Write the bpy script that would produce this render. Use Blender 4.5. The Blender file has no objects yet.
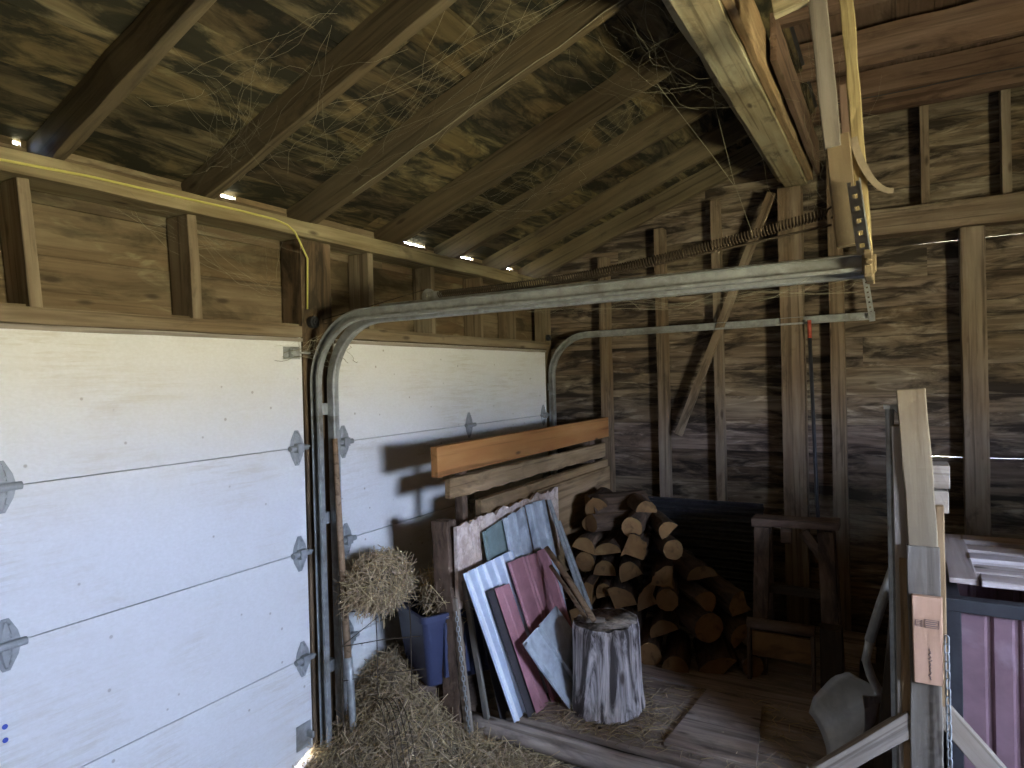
import bpy, math, random
from mathutils import Vector, Matrix, noise
random.seed(7)
C = bpy.context.scene.collection
R = math.radians
V = Vector
rnd = random.uniform

# ------------------------------------------------------------------ materials
def mat(name):
    m = bpy.data.materials.new(name); m.use_nodes = True
    nt = m.node_tree; b = nt.nodes['Principled BSDF']
    return m, nt, b
def ramp(nt, src, p0, p1, c0=(0, 0, 0, 1), c1=(1, 1, 1, 1)):
    r = nt.nodes.new('ShaderNodeValToRGB'); e = r.color_ramp.elements
    e[0].position = p0; e[1].position = p1; e[0].color = c0; e[1].color = c1
    nt.links.new(src, r.inputs[0]); return r.outputs[0]
def mixc(nt, fac, a, b, mode='MIX'):
    n = nt.nodes.new('ShaderNodeMix'); n.data_type = 'RGBA'; n.blend_type = mode
    for i, v in ((0, fac), (6, a), (7, b)):
        if hasattr(v, 'links'): nt.links.new(v, n.inputs[i])
        elif i == 0: n.inputs[0].default_value = v
        else: n.inputs[i].default_value = (*v, 1)
    return n.outputs[2]
def coords(nt):
    tc = nt.nodes.new('ShaderNodeTexCoord'); oi = nt.nodes.new('ShaderNodeObjectInfo')
    mu = nt.nodes.new('ShaderNodeVectorMath'); mu.operation = 'MULTIPLY_ADD'
    cv = nt.nodes.new('ShaderNodeCombineXYZ')
    for i in range(3): nt.links.new(oi.outputs['Random'], cv.inputs[i])
    nt.links.new(cv.outputs[0], mu.inputs[0]); mu.inputs[1].default_value = (37, 53, 71)
    nt.links.new(tc.outputs['Object'], mu.inputs[2])
    at = nt.nodes.new('ShaderNodeAttribute'); at.attribute_name = 'tint'           # every plank gets its own stretch of grain
    m2 = nt.nodes.new('ShaderNodeVectorMath'); m2.operation = 'MULTIPLY_ADD'
    nt.links.new(at.outputs['Color'], m2.inputs[0]); m2.inputs[1].default_value = (29, 41, 23); nt.links.new(mu.outputs[0], m2.inputs[2])
    return m2.outputs[0]
def nz(nt, co, scale, detail=5, dist=0, rough=.6):
    mp = nt.nodes.new('ShaderNodeMapping'); mp.inputs['Scale'].default_value = scale
    nt.links.new(co, mp.inputs['Vector'])
    n = nt.nodes.new('ShaderNodeTexNoise'); n.inputs['Scale'].default_value = 1
    n.inputs['Detail'].default_value = detail; n.inputs['Distortion'].default_value = dist
    n.inputs['Roughness'].default_value = rough
    nt.links.new(mp.outputs[0], n.inputs['Vector']); return n.outputs['Fac']
def tinted(nt, col):
    a = nt.nodes.new('ShaderNodeAttribute'); a.attribute_name = 'tint'
    return mixc(nt, 1.0, col, a.outputs['Color'], 'MULTIPLY')
def bump(nt, b, h, s, d=.01):
    n = nt.nodes.new('ShaderNodeBump'); n.inputs['Strength'].default_value = s; n.inputs['Distance'].default_value = d
    nt.links.new(h, n.inputs['Height']); nt.links.new(n.outputs[0], b.inputs['Normal'])
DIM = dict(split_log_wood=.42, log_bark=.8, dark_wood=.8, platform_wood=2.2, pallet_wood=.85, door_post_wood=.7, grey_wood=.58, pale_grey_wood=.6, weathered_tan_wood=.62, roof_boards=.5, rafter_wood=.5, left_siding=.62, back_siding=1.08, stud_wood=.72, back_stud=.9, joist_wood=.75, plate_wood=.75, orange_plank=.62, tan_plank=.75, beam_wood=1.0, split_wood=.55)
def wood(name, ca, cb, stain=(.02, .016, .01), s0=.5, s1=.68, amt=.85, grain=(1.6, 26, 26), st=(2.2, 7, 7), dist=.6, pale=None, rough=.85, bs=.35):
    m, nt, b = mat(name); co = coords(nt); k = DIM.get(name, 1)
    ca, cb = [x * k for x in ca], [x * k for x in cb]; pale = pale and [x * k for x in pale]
    g = nz(nt, co, grain, 6, .3); big = nz(nt, co, (.9, 3, 3), 3)
    c = mixc(nt, ramp(nt, g, .36, .64), ca, cb)
    c = mixc(nt, ramp(nt, big, .35, .7), c, mixc(nt, 1.0, c, (.72, .62, .5), 'MULTIPLY'))
    cr_ = nz(nt, co, (grain[0] * .55, grain[1] * 1.5, grain[2] * 1.5), 4, .5, .5)
    c = mixc(nt, ramp(nt, cr_, .56, .66, (0, 0, 0, 1), (.62, .62, .62, 1)), c, mixc(nt, 1.0, c, (.30, .27, .24), 'MULTIPLY'))
    if pale:
        pl = nz(nt, co, (st[0] * 1.3, st[1] * 1.6, st[2] * 1.6), 5, 1.2)
        c = mixc(nt, ramp(nt, pl, .55, .66, (0, 0, 0, 1), (.75, .75, .75, 1)), c, pale)
    s = nz(nt, co, st, 6, dist, .65)
    c = mixc(nt, ramp(nt, s, s0, s1, (0, 0, 0, 1), (amt, amt, amt, 1)), c, stain)
    vo = nt.nodes.new('ShaderNodeTexVoronoi'); vo.inputs['Scale'].default_value = 1
    mp = nt.nodes.new('ShaderNodeMapping'); mp.inputs['Scale'].default_value = (3, 9, 9)
    nt.links.new(co, mp.inputs['Vector']); nt.links.new(mp.outputs[0], vo.inputs['Vector'])
    c = mixc(nt, ramp(nt, vo.outputs['Distance'], .06, .14, (.8, .8, .8, 1), (0, 0, 0, 1)), c, (.045, .03, .018))
    nt.links.new(tinted(nt, c), b.inputs['Base Color']); b.inputs['Roughness'].default_value = rough
    b.inputs['Specular IOR Level'].default_value = .2
    bump(nt, b, g, bs); return m
def plain(name, col, rough=.6, metal=0, var=.25, sc=30, bs=.1, dark=None):
    m, nt, b = mat(name); co = coords(nt)
    n = nz(nt, co, (sc, sc, sc), 5, .3)
    c = mixc(nt, ramp(nt, n, .3, .75), tuple(x * (1 - var) for x in col), tuple(min(1, x * (1 + var)) for x in col))
    if dark:
        n2 = nz(nt, co, (sc * .2,) * 3, 6, .8)
        c = mixc(nt, ramp(nt, n2, .5, .7), c, dark)
    nt.links.new(tinted(nt, c), b.inputs['Base Color'])
    b.inputs['Roughness'].default_value = rough; b.inputs['Metallic'].default_value = metal
    if bs: bump(nt, b, n, bs, .004)
    return m

M = {}
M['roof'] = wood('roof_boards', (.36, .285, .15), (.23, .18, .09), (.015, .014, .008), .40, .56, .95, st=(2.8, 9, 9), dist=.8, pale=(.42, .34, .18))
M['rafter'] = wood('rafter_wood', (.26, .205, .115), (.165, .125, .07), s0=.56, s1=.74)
M['plate'] = wood('plate_wood', (.42, .36, .21), (.27, .22, .12), s0=.56, s1=.72, amt=.7)
M['stud'] = wood('stud_wood', (.34, .275, .18), (.22, .17, .105), s0=.57, s1=.72, amt=.7)
M['left'] = wood('left_siding', (.37, .28, .17), (.24, .17, .095), (.05, .037, .018), .47, .66, .85, st=(2.2, 6, 6), pale=(.42, .35, .21))
M['back'] = wood('back_siding', (.25, .2, .145), (.13, .1, .068), (.022, .016, .011), .45, .60, .92, st=(2.0, 10, 10), dist=.8, pale=(.34, .28, .205))
M['backstud'] = wood('back_stud', (.30, .24, .17), (.19, .145, .10), s0=.54, s1=.7, amt=.7)
M['red'] = wood('joist_wood', (.25, .17, .12), (.155, .10, .07), (.045, .025, .014), .52, .7, .8)  # redder base colour stands in for reddish light on the loft timbers
M['beam'] = wood('beam_wood', (.47, .43, .28), (.34, .29, .17), (.06, .05, .03), .54, .7, .8, st=(5, 6, 6))
M['pale'] = wood('split_wood', (.66, .56, .30), (.46, .37, .17), (.12, .09, .04), .58, .74, .6)
M['orange'] = wood('orange_plank', (.66, .33, .115), (.55, .25, .08), (.30, .12, .03), .58, .8, .5, grain=(1, 14, 14))
M['tan'] = wood('tan_plank', (.47, .33, .18), (.33, .22, .11), (.07, .045, .025), .53, .7, .8)
M['grey'] = wood('grey_wood', (.40, .36, .30), (.25, .22, .175), (.05, .045, .04), .55, .75, .7)
M['palegrey'] = wood('pale_grey_wood', (.56, .50, .42), (.42, .36, .29), (.12, .1, .08), .58, .78, .6)
M['tanpost'] = wood('weathered_tan_wood', (.40, .33, .215), (.29, .23, .145), (.13, .10, .07), .55, .75, .7, grain=(1.2, 18, 18))
M['pink'] = wood('pink_board', (.60, .40, .29), (.48, .31, .21), (.14, .08, .05), .58, .78, .6, grain=(1, 16, 16))
M['lilac'] = wood('pallet_wood', (.55, .49, .47), (.42, .36, .34), (.16, .12, .11), .58, .78, .6)
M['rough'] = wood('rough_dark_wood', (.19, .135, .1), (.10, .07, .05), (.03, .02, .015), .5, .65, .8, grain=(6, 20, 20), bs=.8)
M['osb'] = wood('chipboard', (.78, .66, .57), (.55, .44, .37), (.36, .25, .19), .45, .6, .6, grain=(14, 14, 14), st=(20, 20, 20), bs=.6)
M['floorwood'] = wood('platform_wood', (.20, .17, .145), (.12, .1, .085), (.05, .042, .035), .5, .7, .7, grain=(2, 20, 20))
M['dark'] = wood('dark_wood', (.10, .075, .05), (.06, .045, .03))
M['handle'] = wood('handle_wood', (.36, .25, .155), (.26, .175, .105), (.12, .06, .03), .58, .75, .5)
M['logend'] = wood('split_log_wood', (.60, .35, .14), (.44, .25, .10), (.16, .09, .04), .55, .75, .6, grain=(9, 9, 9))
M['bark'] = wood('log_bark', (.17, .11, .07), (.09, .06, .04), grain=(4, 18, 18), bs=.8)
M['stump'] = wood('stump_bark', (.84, .79, .78), (.38, .34, .33), (.035, .028, .025), .45, .58, .92, grain=(1.6, 30, 30), st=(2.4, 12, 12), dist=1.0, bs=.9)
M['stumptop'] = wood('stump_top', (.46, .41, .35), (.22, .19, .155), grain=(18, 18, 18), st=(9, 9, 9), bs=.9)
M['steel'] = plain('galvanised_steel', (.36, .37, .355), .5, .5, .25, 25, .05, (.19, .18, .15))
M['sheetgrey'] = plain('blue_grey_sheet', (.56, .60, .63), .45, .2, .2, 18, .05, (.2, .24, .27))
M['sheetblue'] = plain('skylight_blue_sheet', (.60, .67, .78), .4, .3, .12, 12, .03)  # blue of the skylight put into the base colour
M['sheetrib'] = plain('white_ribs', (.85, .88, .92), .4, .1, .08, 12, .03)
M['sheetgreen'] = plain('green_grey_sheet', (.20, .255, .235), .45, .2, .2, 20, .05)
M['sheetred'] = plain('maroon_sheet', (.40, .185, .20), .5, .1, .2, 14, .05)
M['sheetdark'] = plain('dark_sheet', (.055, .05, .05), .5, .1, .3, 14, .05)
M['black'] = plain('black_metal', (.03, .03, .032), .5, .2, .3, 20, .05)
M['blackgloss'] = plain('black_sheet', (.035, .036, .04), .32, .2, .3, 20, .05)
M['tub'] = plain('blue_plastic', (.035, .042, .085), .4, 0, .15, 8, .02)
M['scoop'] = plain('worn_aluminium', (.50, .49, .43), .45, .35, .2, 16, .06, (.34, .32, .27))
M['scoophandle'] = plain('grey_handle', (.30, .28, .235), .6, 0, .2, 25, .05)
M['yellow'] = plain('yellow_cable', (.50, .44, .11), .5, 0, .1, 9, 0)
M['hose'] = plain('lath', (.22, .175, .115), .7, 0, .2, 30, .1)
M['hay'] = plain('hay', (.28, .215, .14), .9, 0, .35, 60, .3, (.15, .115, .065))
M['straw'] = plain('straw', (.48, .375, .225), .85, 0, .3, 40, 0)
M['web'] = plain('cobweb_thread', (.26, .23, .15), .9, 0, .2, 30, 0)
M['redpaint'] = plain('red_paint', (.42, .07, .04), .5, 0, .2, 30, 0)
M['bluedot'] = plain('blue_paint', (.03, .06, .33), .6, 0, .1, 30, 0)
M['ink'] = plain('stamp_ink', (.16, .10, .08), .9, 0, .2, 60, 0)
M['dirt'] = plain('dirt_floor', (.135, .115, .095), .95, 0, .4, 22, .6, (.075, .06, .045))
M['post'] = wood('door_post_wood', (.27, .19, .115), (.16, .11, .065), s0=.5, s1=.66)

def door_paint():
    m, nt, b = mat('door_paint'); co = coords(nt)
    g = nz(nt, co, (3, 60, 110), 6, .2); big = nz(nt, co, (1.2, 1.5, 2.2), 4, .5)
    c = mixc(nt, ramp(nt, g, .3, .7), (.60, .59, .552), (.67, .665, .638))
    gr = nz(nt, co, (6, 4, 50), 6, .6, .75)
    k = ramp(nt, big, .45, .62); k2 = ramp(nt, gr, .46, .62)
    mm = nt.nodes.new('ShaderNodeMath'); mm.operation = 'MULTIPLY'; nt.links.new(k, mm.inputs[0]); nt.links.new(k2, mm.inputs[1])
    mm2 = nt.nodes.new('ShaderNodeMath'); mm2.operation = 'MULTIPLY'; nt.links.new(mm.outputs[0], mm2.inputs[0]); mm2.inputs[1].default_value = .42
    c = mixc(nt, mm2.outputs[0], c, (.42, .36, .25))
    vo = nt.nodes.new('ShaderNodeTexVoronoi'); vo.inputs['Scale'].default_value = 9
    nt.links.new(co, vo.inputs['Vector'])
    c = mixc(nt, ramp(nt, vo.outputs['Distance'], .045, .075, (.75, .75, .75, 1), (0, 0, 0, 1)), c, (.28, .25, .19))
    nt.links.new(tinted(nt, c), b.inputs['Base Color']); b.inputs['Roughness'].default_value = .55
    b.inputs['Specular IOR Level'].default_value = .3
    bump(nt, b, g, .12, .004); return m
M['door'] = door_paint()

# ------------------------------------------------------------------ mesh builder
class MB:
    def __init__(s): s.v, s.f, s.m, s.t = [], [], [], []
    def add(s, vs, fs, mi=0, tint=1.0):
        k = len(s.v); s.v += [tuple(v) for v in vs]
        for i, f in enumerate(fs):
            s.f.append([k + j for j in f]); s.m.append(mi[i] if isinstance(mi, list) else mi); s.t.append(tint)
    def loft(s, rings, mi=0, tint=1.0, caps=True, closed=False, capm=None):
        n = len(rings[0]); vs = [p for r in rings for p in r]; fs = []; ms = []
        K = len(rings)
        for a in range(K if closed else K - 1):
            b = (a + 1) % K
            for i in range(n):
                j = (i + 1) % n; fs.append((a * n + i, a * n + j, b * n + j, b * n + i))
                ms.append(mi[i] if isinstance(mi, (list, tuple)) else mi)
        if caps and not closed:
            cm = capm if capm is not None else (mi if isinstance(mi, int) else 0)
            fs += [tuple(range(n))[::-1], tuple((K - 1) * n + i for i in range(n))]; ms += [cm, cm]
        s.add(vs, fs, ms, tint)
    def box(s, lo, hi, mi=0, tint=1.0, seg=1, jit=0.0):
        x0, y0, z0 = lo; x1, y1, z1 = hi; rings = []
        for k in range(seg + 1):
            x = x0 + (x1 - x0) * k / seg
            rings.append([(x, y + rnd(-jit, jit), z + rnd(-jit, jit)) for y, z in ((y0, z0), (y1, z0), (y1, z1), (y0, z1))])
        s.loft(rings, mi, tint)
    def obox(s, c, ax, sz, mi=0, tint=1.0):      # oriented box: centre, three axes, half sizes
        X, Y, Z = [V(a).normalized() for a in ax]; c = V(c)
        rings = [[c + X * sx * sz[0] + Y * a * sz[1] + Z * b * sz[2] for a, b in ((-1, -1), (1, -1), (1, 1), (-1, 1))] for sx in (-1, 1)]
        s.loft(rings, mi, tint)
    def tube(s, pts, r, n=8, mi=0, tint=1.0, caps=True, closed=False):
        pts = [V(p) for p in pts]; rings = []; up = None; K = len(pts)
        for i, p in enumerate(pts):
            if closed: d = pts[(i + 1) % K] - pts[i - 1]
            else: d = pts[min(i + 1, K - 1)] - pts[max(i - 1, 0)]
            d = d.normalized() if d.length > 1e-9 else V((0, 0, 1))
            if up is None: up = d.orthogonal().normalized()
            up = (up - d * up.dot(d)); up = up.normalized() if up.length > 1e-6 else d.orthogonal().normalized()
            w = d.cross(up); rr = r[i] if isinstance(r, (list, tuple)) else r
            rings.append([p + (up * math.cos(2 * math.pi * k / n) + w * math.sin(2 * math.pi * k / n)) * rr for k in range(n)])
        s.loft(rings, mi, tint, caps, closed)
    def prism(s, poly, x0, x1, mi=0, tint=1.0, capm=None, seg=1):   # poly in (y, z), swept along x
        s.loft([[(x0 + (x1 - x0) * k / seg, y, z) for y, z in poly] for k in range(seg + 1)], mi, tint, True, False, capm)
    def mesh(s, name, mats, smooth=False):
        me = bpy.data.meshes.new(name); me.from_pydata(s.v, [], s.f)
        for m in mats: me.materials.append(m)
        me.polygons.foreach_set('material_index', s.m)
        at = me.color_attributes.new('tint', 'FLOAT_COLOR', 'CORNER'); buf = []
        for p, t in zip(me.polygons, s.t):
            buf += [t, t, t, 1.0] * p.loop_total if not isinstance(t, tuple) else [*t, 1.0] * p.loop_total
        at.data.foreach_set('color', buf)
        if smooth: me.polygons.foreach_set('use_smooth', [True] * len(me.polygons))
        me.update(); return me

WORLD = {}
I4 = Matrix.Identity(4)
def tag(o, label=None, cat=None, group=None, kind=None):
    if label: o['label'] = label
    if cat: o['category'] = cat
    if group: o['group'] = group
    if kind: o['kind'] = kind
    return o
def link(name, data, mw=I4, parent=None):
    o = bpy.data.objects.new(name, data); C.objects.link(o)
    if parent:
        o.parent = parent; o.matrix_basis = WORLD[parent.name].inverted() @ mw
    else: o.matrix_basis = mw
    WORLD[o.name] = mw.copy(); return o
def thing(name, loc, label, cat, group=None):
    return tag(link(name, None, Matrix.Translation(loc)), label, cat, group)
def build(mb, name, mats, mw=I4, parent=None, smooth=False, bevel=0, label=None, cat=None, group=None, kind=None):
    if not isinstance(mats, (list, tuple)): mats = [mats]
    o = link(name, mb.mesh(name, mats, smooth), mw, parent)
    if bevel:
        b = o.modifiers.new('b', 'BEVEL'); b.width = bevel; b.segments = 2; b.limit_method = 'ANGLE'
    return tag(o, label, cat, group, kind)
def fr(p0, X, Z):                                  # frame whose local x runs along X and z close to Z
    X = V(X).normalized(); Z = V(Z); Z = (Z - X * Z.dot(X)).normalized(); Y = Z.cross(X)
    m = Matrix((X, Y, Z)).transposed().to_4x4(); m.translation = V(p0); return m
def centred(mb, name, mats, smooth=False, **kw):   # world-space mesh re-based to the bottom centre of its bounds
    xs = list(zip(*mb.v)); c = V(((min(xs[0]) + max(xs[0])) / 2, (min(xs[1]) + max(xs[1])) / 2, min(xs[2])))
    mb.v = [tuple(V(v) - c) for v in mb.v]
    return build(mb, name, mats, Matrix.Translation(c), smooth=smooth, **kw)
def board(name, p0, p1, w, t, wd, m, parent=None, label=None, cat=None, group=None, kind=None, jit=.002, seg=None, bev=.003, twist=0):
    p0, p1 = V(p0), V(p1); L = (p1 - p0).length
    mb = MB(); mb.box((0, -t / 2, -w / 2), (L, t / 2, w / 2), 0, 1.0, seg or max(2, int(L / .15)), jit)
    if twist: mb.v = [tuple(Matrix.Rotation(twist * v[0] / L, 3, 'X') @ V(v)) for v in mb.v]
    return build(mb, name, m, fr(p0, p1 - p0, wd), parent, bevel=bev, label=label, cat=cat, group=group, kind=kind)

# ------------------------------------------------------------------ setting
SL = math.tan(R(20))                               # roof slope
def roofz(x): return 2.68 + SL * x                 # underside of the rafters
Y_AX, X_AX, Z_AX = V((0, 1, 0)), V((1, 0, 0)), V((0, 0, 1))

mb = MB()                                          # dirt floor, gently uneven
n = 46
vs = [(-.3 + 5.5 * i / n, -1.6 + 6.9 * j / n, -.012 + .012 * noise.noise(V((i * .5, j * .5, 0)))) for j in range(n + 1) for i in range(n + 1)]
mb.add(vs, [(j * (n + 1) + i, j * (n + 1) + i + 1, (j + 1) * (n + 1) + i + 1, (j + 1) * (n + 1) + i) for j in range(n) for i in range(n)])
mb.box((-.3, -1.6, -.2), (5.2, 5.3, -.06))
build(mb, 'floor', M['dirt'], smooth=True, kind='structure')

def siding(name, m, mw, L, H, segs=None, bh=.19, th=.022, gaps=(), holes=(), z0=-.12, var=.3, backing=True, jag=.004):
    """horizontal boards along local x, stacked along local z; local y is the thickness (room side y=0, outside -th)"""
    mb = MB(); z = z0; k = 0
    while z < H - .005:
        h = min(bh * rnd(.9, 1.1), H - z)
        for g in gaps:
            if z < g[0] < z + h + .06: h = g[0] - z
        x = 0.0; cuts = [0, L]; gp = any(abs(z + h - g[0]) < 1e-4 for g in gaps)
        if segs: cuts = [0] + sorted(rnd(.15, .85) * L for _ in range(segs)) + [L]
        for a, b in zip(cuts, cuts[1:]):
            spans = [(a, b)]
            for hx0, hx1, hz0, hz1 in holes:
                if z + h > hz0 + .01 and z < hz1 - .01:
                    spans = [q for s in spans for q in ((s[0], min(s[1], hx0)), (max(s[0], hx1), s[1])) if q[1] - q[0] > .01]
            for s0, s1 in spans:
                t = rnd(1 - var, 1 + var * .5); zz0 = z
                off = rnd(0, .005)
                mb.box((s0, -th - off, zz0 + .0008), (s1, -off, z + h - .0015), 0, (t, t * rnd(.96, 1.02), t * rnd(.92, 1.04)), max(1, int((s1 - s0) / .3)), .0006)
                s0 = s0 if not gp else max(s0, 2.45)
                if s1 > s0 + .01: mb.box((s0, -th, z + h - .012), (s1, -.012, z + h + .008), 0, .5)      # lapped joint behind the seam
        for g in gaps:
            if abs(z + h - g[0]) < 1e-4: h += g[1]
        z += h; k += 1
    return build(mb, name, m, mw, kind='structure')
def frame_m(o, X, Y, Z):
    m = Matrix((V(X), V(Y), V(Z))).transposed().to_4x4(); m.translation = V(o); return m

# back wall: inner face y = 5.12
siding('wall_back', M['back'], frame_m((5.1, 5.12, 0), (-1, 0, 0), (0, -1, 0), (0, 0, 1)), 5.35, 4.1, bh=.2, gaps=((1.30, .0006), (2.685, .0004)), segs=1)
# left wall above and beside the doors: inner face x = -.15
siding('wall_left', M['left'], frame_m((-.15, 5.14, 0), (0, -1, 0), (1, 0, 0), (0, 0, 1)), 6.75, 2.785, bh=.2, segs=2, gaps=((2.16, .0),),
       holes=((.16, 2.60, 0, 2.16), (2.80, 5.27, 0, 2.16), (1.58, 1.84, 2.757, 2.9), (1.0, 1.25, 2.757, 2.9), (.42, .66, 2.759, 2.9), (3.04, 3.12, 2.766, 2.9), (3.935, 3.96, 2.762, 2.9)))
# right wall with an unseen opening shaped to the incoming daylight, and front wall behind the camera
OP = (.58, 1.52, 1.52, 1.92)
siding('wall_right', M['back'], frame_m((5.0, -1.6, 0), (0, 1, 0), (-1, 0, 0), (0, 0, 1)), 6.8, 4.0, bh=.2, holes=((OP[0] + 1.6, OP[1] + 1.6, OP[2], OP[3]),))
siding('wall_front', M['back'], frame_m((-.2, -1.55, 0), (1, 0, 0), (0, 1, 0), (0, 0, 1)), 5.3, 4.0, bh=.2)

# roof boards over the rafters (run along y), plus the outer roofing sheet above them
mb = MB(); s = 0.0; Ls = 2.42
while s < Ls:
    w = min(rnd(.17, .235), Ls - s)
    cut = [0] + sorted(rnd(.4, 6.3) for _ in range(2)) + [6.75]
    for a, b in zip(cut, cut[1:]):
        t = rnd(.55, 1.15)
        mb.box((a + .001, s + .001, -rnd(0, .004)), (b - .001, s + w - .0015, .02), 0, (t, t * rnd(.95, 1.03), t * rnd(.85, 1.05)), 12, .0008)
    s += w
mb.box((0, -.02, .024), (6.75, Ls + .02, .034), 1)
ca, sa = math.cos(R(20)), math.sin(R(20))
# local x = -world y, local y = up the slope, local z = outward normal
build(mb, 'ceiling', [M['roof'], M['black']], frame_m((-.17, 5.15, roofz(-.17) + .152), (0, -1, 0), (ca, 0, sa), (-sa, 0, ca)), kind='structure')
# loft floor over the right half, and the boards closing the step between roof and loft
mb = MB(); x = 0.0
while x < 3.3:
    w = rnd(.16, .22); t = rnd(.7, 1.1); mb.box((0, x + .001, 0), (6.75, x + w - .001, .022), 0, t, 4, .001); x += w
mb.box((0, 0, .024), (6.75, 3.3, .034), 1)
build(mb, 'ceiling_loft', [M['red'], M['black']], frame_m((1.93, 5.15, 3.80), (0, -1, 0), (1, 0, 0), (0, 0, 1)), kind='structure')
mb = MB(); mb.box((0, -.012, 0), (6.7, .012, .32)); build(mb, 'wall_gable', M['red'], frame_m((1.94, 5.12, 3.5), (0, -1, 0), (1, 0, 0), (0, 0, 1)), kind='structure')

# lintel added against light leaks above the door heads, and the door head stops outside
mb = MB(); mb.box((0, -.128, 0), (6.7, -.003, .075), 0, .8, 10); build(mb, 'trim_1', M['left'], frame_m((-.022, 5.12, 2.10), (0, -1, 0), (1, 0, 0), (0, 0, 1)), kind='structure')
for k, (ya, yb, zb) in enumerate(((2.24, 2.65, .075), (4.92, 5.12, -.1), (-.3, -.06, -.1))):      # outer door stops added behind the door edges to block light leaks
    mb = MB(); mb.box((-.15, ya, zb), (-.048, yb, 2.1), 0, .7); build(mb, 'trim_%d' % (k + 2), M['post'], kind='structure')
# ---- garage doors (inner face x = 0), four panels each
def garage_door(name, y0, y1, clip):
    root = tag(link(name, None, Matrix.Translation((0, y0, 0))), kind='structure')
    zs = [-.008, .537, 1.052, 1.568, 2.108]
    for k in range(4):
        mb = MB(); L = y1 - y0; a, b = zs[k] + .0015, zs[k + 1] - .0015
        if k == 0 and clip:
            poly = [(0, a), (L - .24, a), (L - .02, a + .085), (L, a + .085), (L, b), (0, b)]
        else: poly = [(0, a), (L, a), (L, b), (0, b)]
        # local x = outward normal (thin), y = along door, z up
        vsn = [[(-.04 + t * .04, y, z) for y, z in poly] for t in (0, 1)]
        mb.loft(vsn, 0, rnd(.97, 1.0))
        if k < 3: mb.box((-.04, 0, b - .012), (-.024, L, b + .012), 0, .55)       # rebated joint behind the seam
        build(mb, 'panel', M['door'], Matrix.Translation((0, y0, 0)), root, bevel=.002)
    return root, zs
d1, ZS = garage_door('door_1', -.12, 2.335, True)
d2, _ = garage_door('door_2', 2.555, 4.965, False)

M['hinge'] = plain('dull_zinc', (.26, .27, .26), .55, .25, .2, 30, .05)
def hinge(door, y, z, roller=0):
    """galvanised diamond strap hinge; roller +1/-1 carries a stem and wheel toward +y/-y"""
    mb = MB()
    for s_ in (1, -1):
        poly = [(-.044, .008 * s_), (.044, .008 * s_), (.036, .04 * s_), (.011, .086 * s_), (-.011, .086 * s_), (-.036, .04 * s_)]
        if s_ < 0: poly = poly[::-1]
        mb.loft([[(x, a, b) for a, b in poly] for x in (.0012, .0042)])
        mb.loft([[(.0042, a * .45, b * .8 + .01 * s_) for a, b in poly], [(.009, a * .3, b * .7 + .012 * s_) for a, b in poly]])
        for q in (.03, .062): mb.tube([(.004, 0.012, q * s_), (.0105, .012, q * s_)], .006, 6)
    mb.tube([(.016, -.055, 0), (.016, .055, 0)], .014, 10)
    h = build(mb, 'hinge', M['hinge'], Matrix.Translation((0, y, z)), door, bevel=.001)
    if roller:
        mb = MB(); mb.tube([(.024, -.03 * roller, .004), (.024, .062 * roller, .004)], .0055, 8)
        mb.box((.008, -.02, -.022), (.034, .02, .022))
        build(mb, 'roller', M['hinge'], Matrix.Translation((0, y, z)), h)
    return h
for k in (1, 2, 3):
    hinge(d1, 2.285, ZS[k], 1); hinge(d1, 1.045, ZS[k])
    hinge(d2, 2.60, ZS[k], -1); hinge(d2, 3.795, ZS[k]); hinge(d2, 4.90, ZS[k], 1)
mb = MB(); mb.box((.001, -.045, 0), (.006, .045, .12)); mb.box((.006, .015, .05), (.045, .03, .08))
build(mb, 'bottom_bracket', M['steel'], Matrix.Translation((0, 2.275, .105)), d1, bevel=.001)
mb = MB(); mb.box((.001, -.05, -.03), (.005, .05, .03)); mb.tube([(.03, -.03, 0), (.03, .09, 0)], .006, 8); mb.box((.005, -.02, -.02), (.035, .02, .02))
build(mb, 'top_bracket', M['steel'], Matrix.Translation((0, 2.27, 2.03)), d1, bevel=.001)
mb = MB()
for z in (.788, .744): mb.tube([(.0005, 0, z), (.003, 0, z)], .0085, 12)
build(mb, 'paint_dot', M['bluedot'], Matrix.Translation((0, 1.036, 0)), d1)
# pale weather strip along the top edge of each door
for d, y0, y1 in ((d1, -.12, 2.335), (d2, 2.555, 4.965)):
    board('top_strip', (.006, y0, 2.095), (.006, y1, 2.095), .018, .01, Z_AX, M['palegrey'], d, jit=.001, bev=0)

# ------------------------------------------------------------------ framing over the doors
def tb(name, cat, label, p0, p1, w, t, wd, m, group=None, **k):
    return board(name, p0, p1, w, t, wd, m, None, label, cat, group, **k)
tb('top_plate', 'wall plate', 'long horizontal top plate under the rafter feet, yellow cable along it', (-.06, -1.4, 2.64), (-.06, 5.1, 2.64), .078, .18, Z_AX, M['plate'], seg=40, jit=.003)
tb('header_board', 'header', 'horizontal board directly above the wider garage door at the edge of the photo', (.012, -.12, 2.132), (.012, 2.30, 2.132), .055, .07, Z_AX, M['stud'])
tb('header_board', 'header', 'horizontal board directly above the garage door behind the metal sheets', (.012, 2.60, 2.14), (.012, 4.96, 2.14), .06, .07, Z_AX, M['stud'])
for y, lab, lean in ((1.155, 'short stud above the wide white door, first one from the photo edge', .03), (1.77, 'short dark-sided stud above the wide white door, next before the door post', .015),
                (2.85, 'short stud just past the door post, above the second garage door', .0), (3.43, 'short stud above the second garage door, by the pulley', 0), (4.0, 'narrow short stud above the hinge column in the middle of the second door', 0),
                (4.47, 'narrow short stud above the second door, second from the back corner', 0)):
    tb('short_stud', 'stud', lab, (-.072, y + lean / 2, 2.163), (-.072, y - lean / 2, 2.598), .042 if y < 3.9 else .034, .145, Y_AX, M['stud'], 'short studs above the garage doors')
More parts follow.
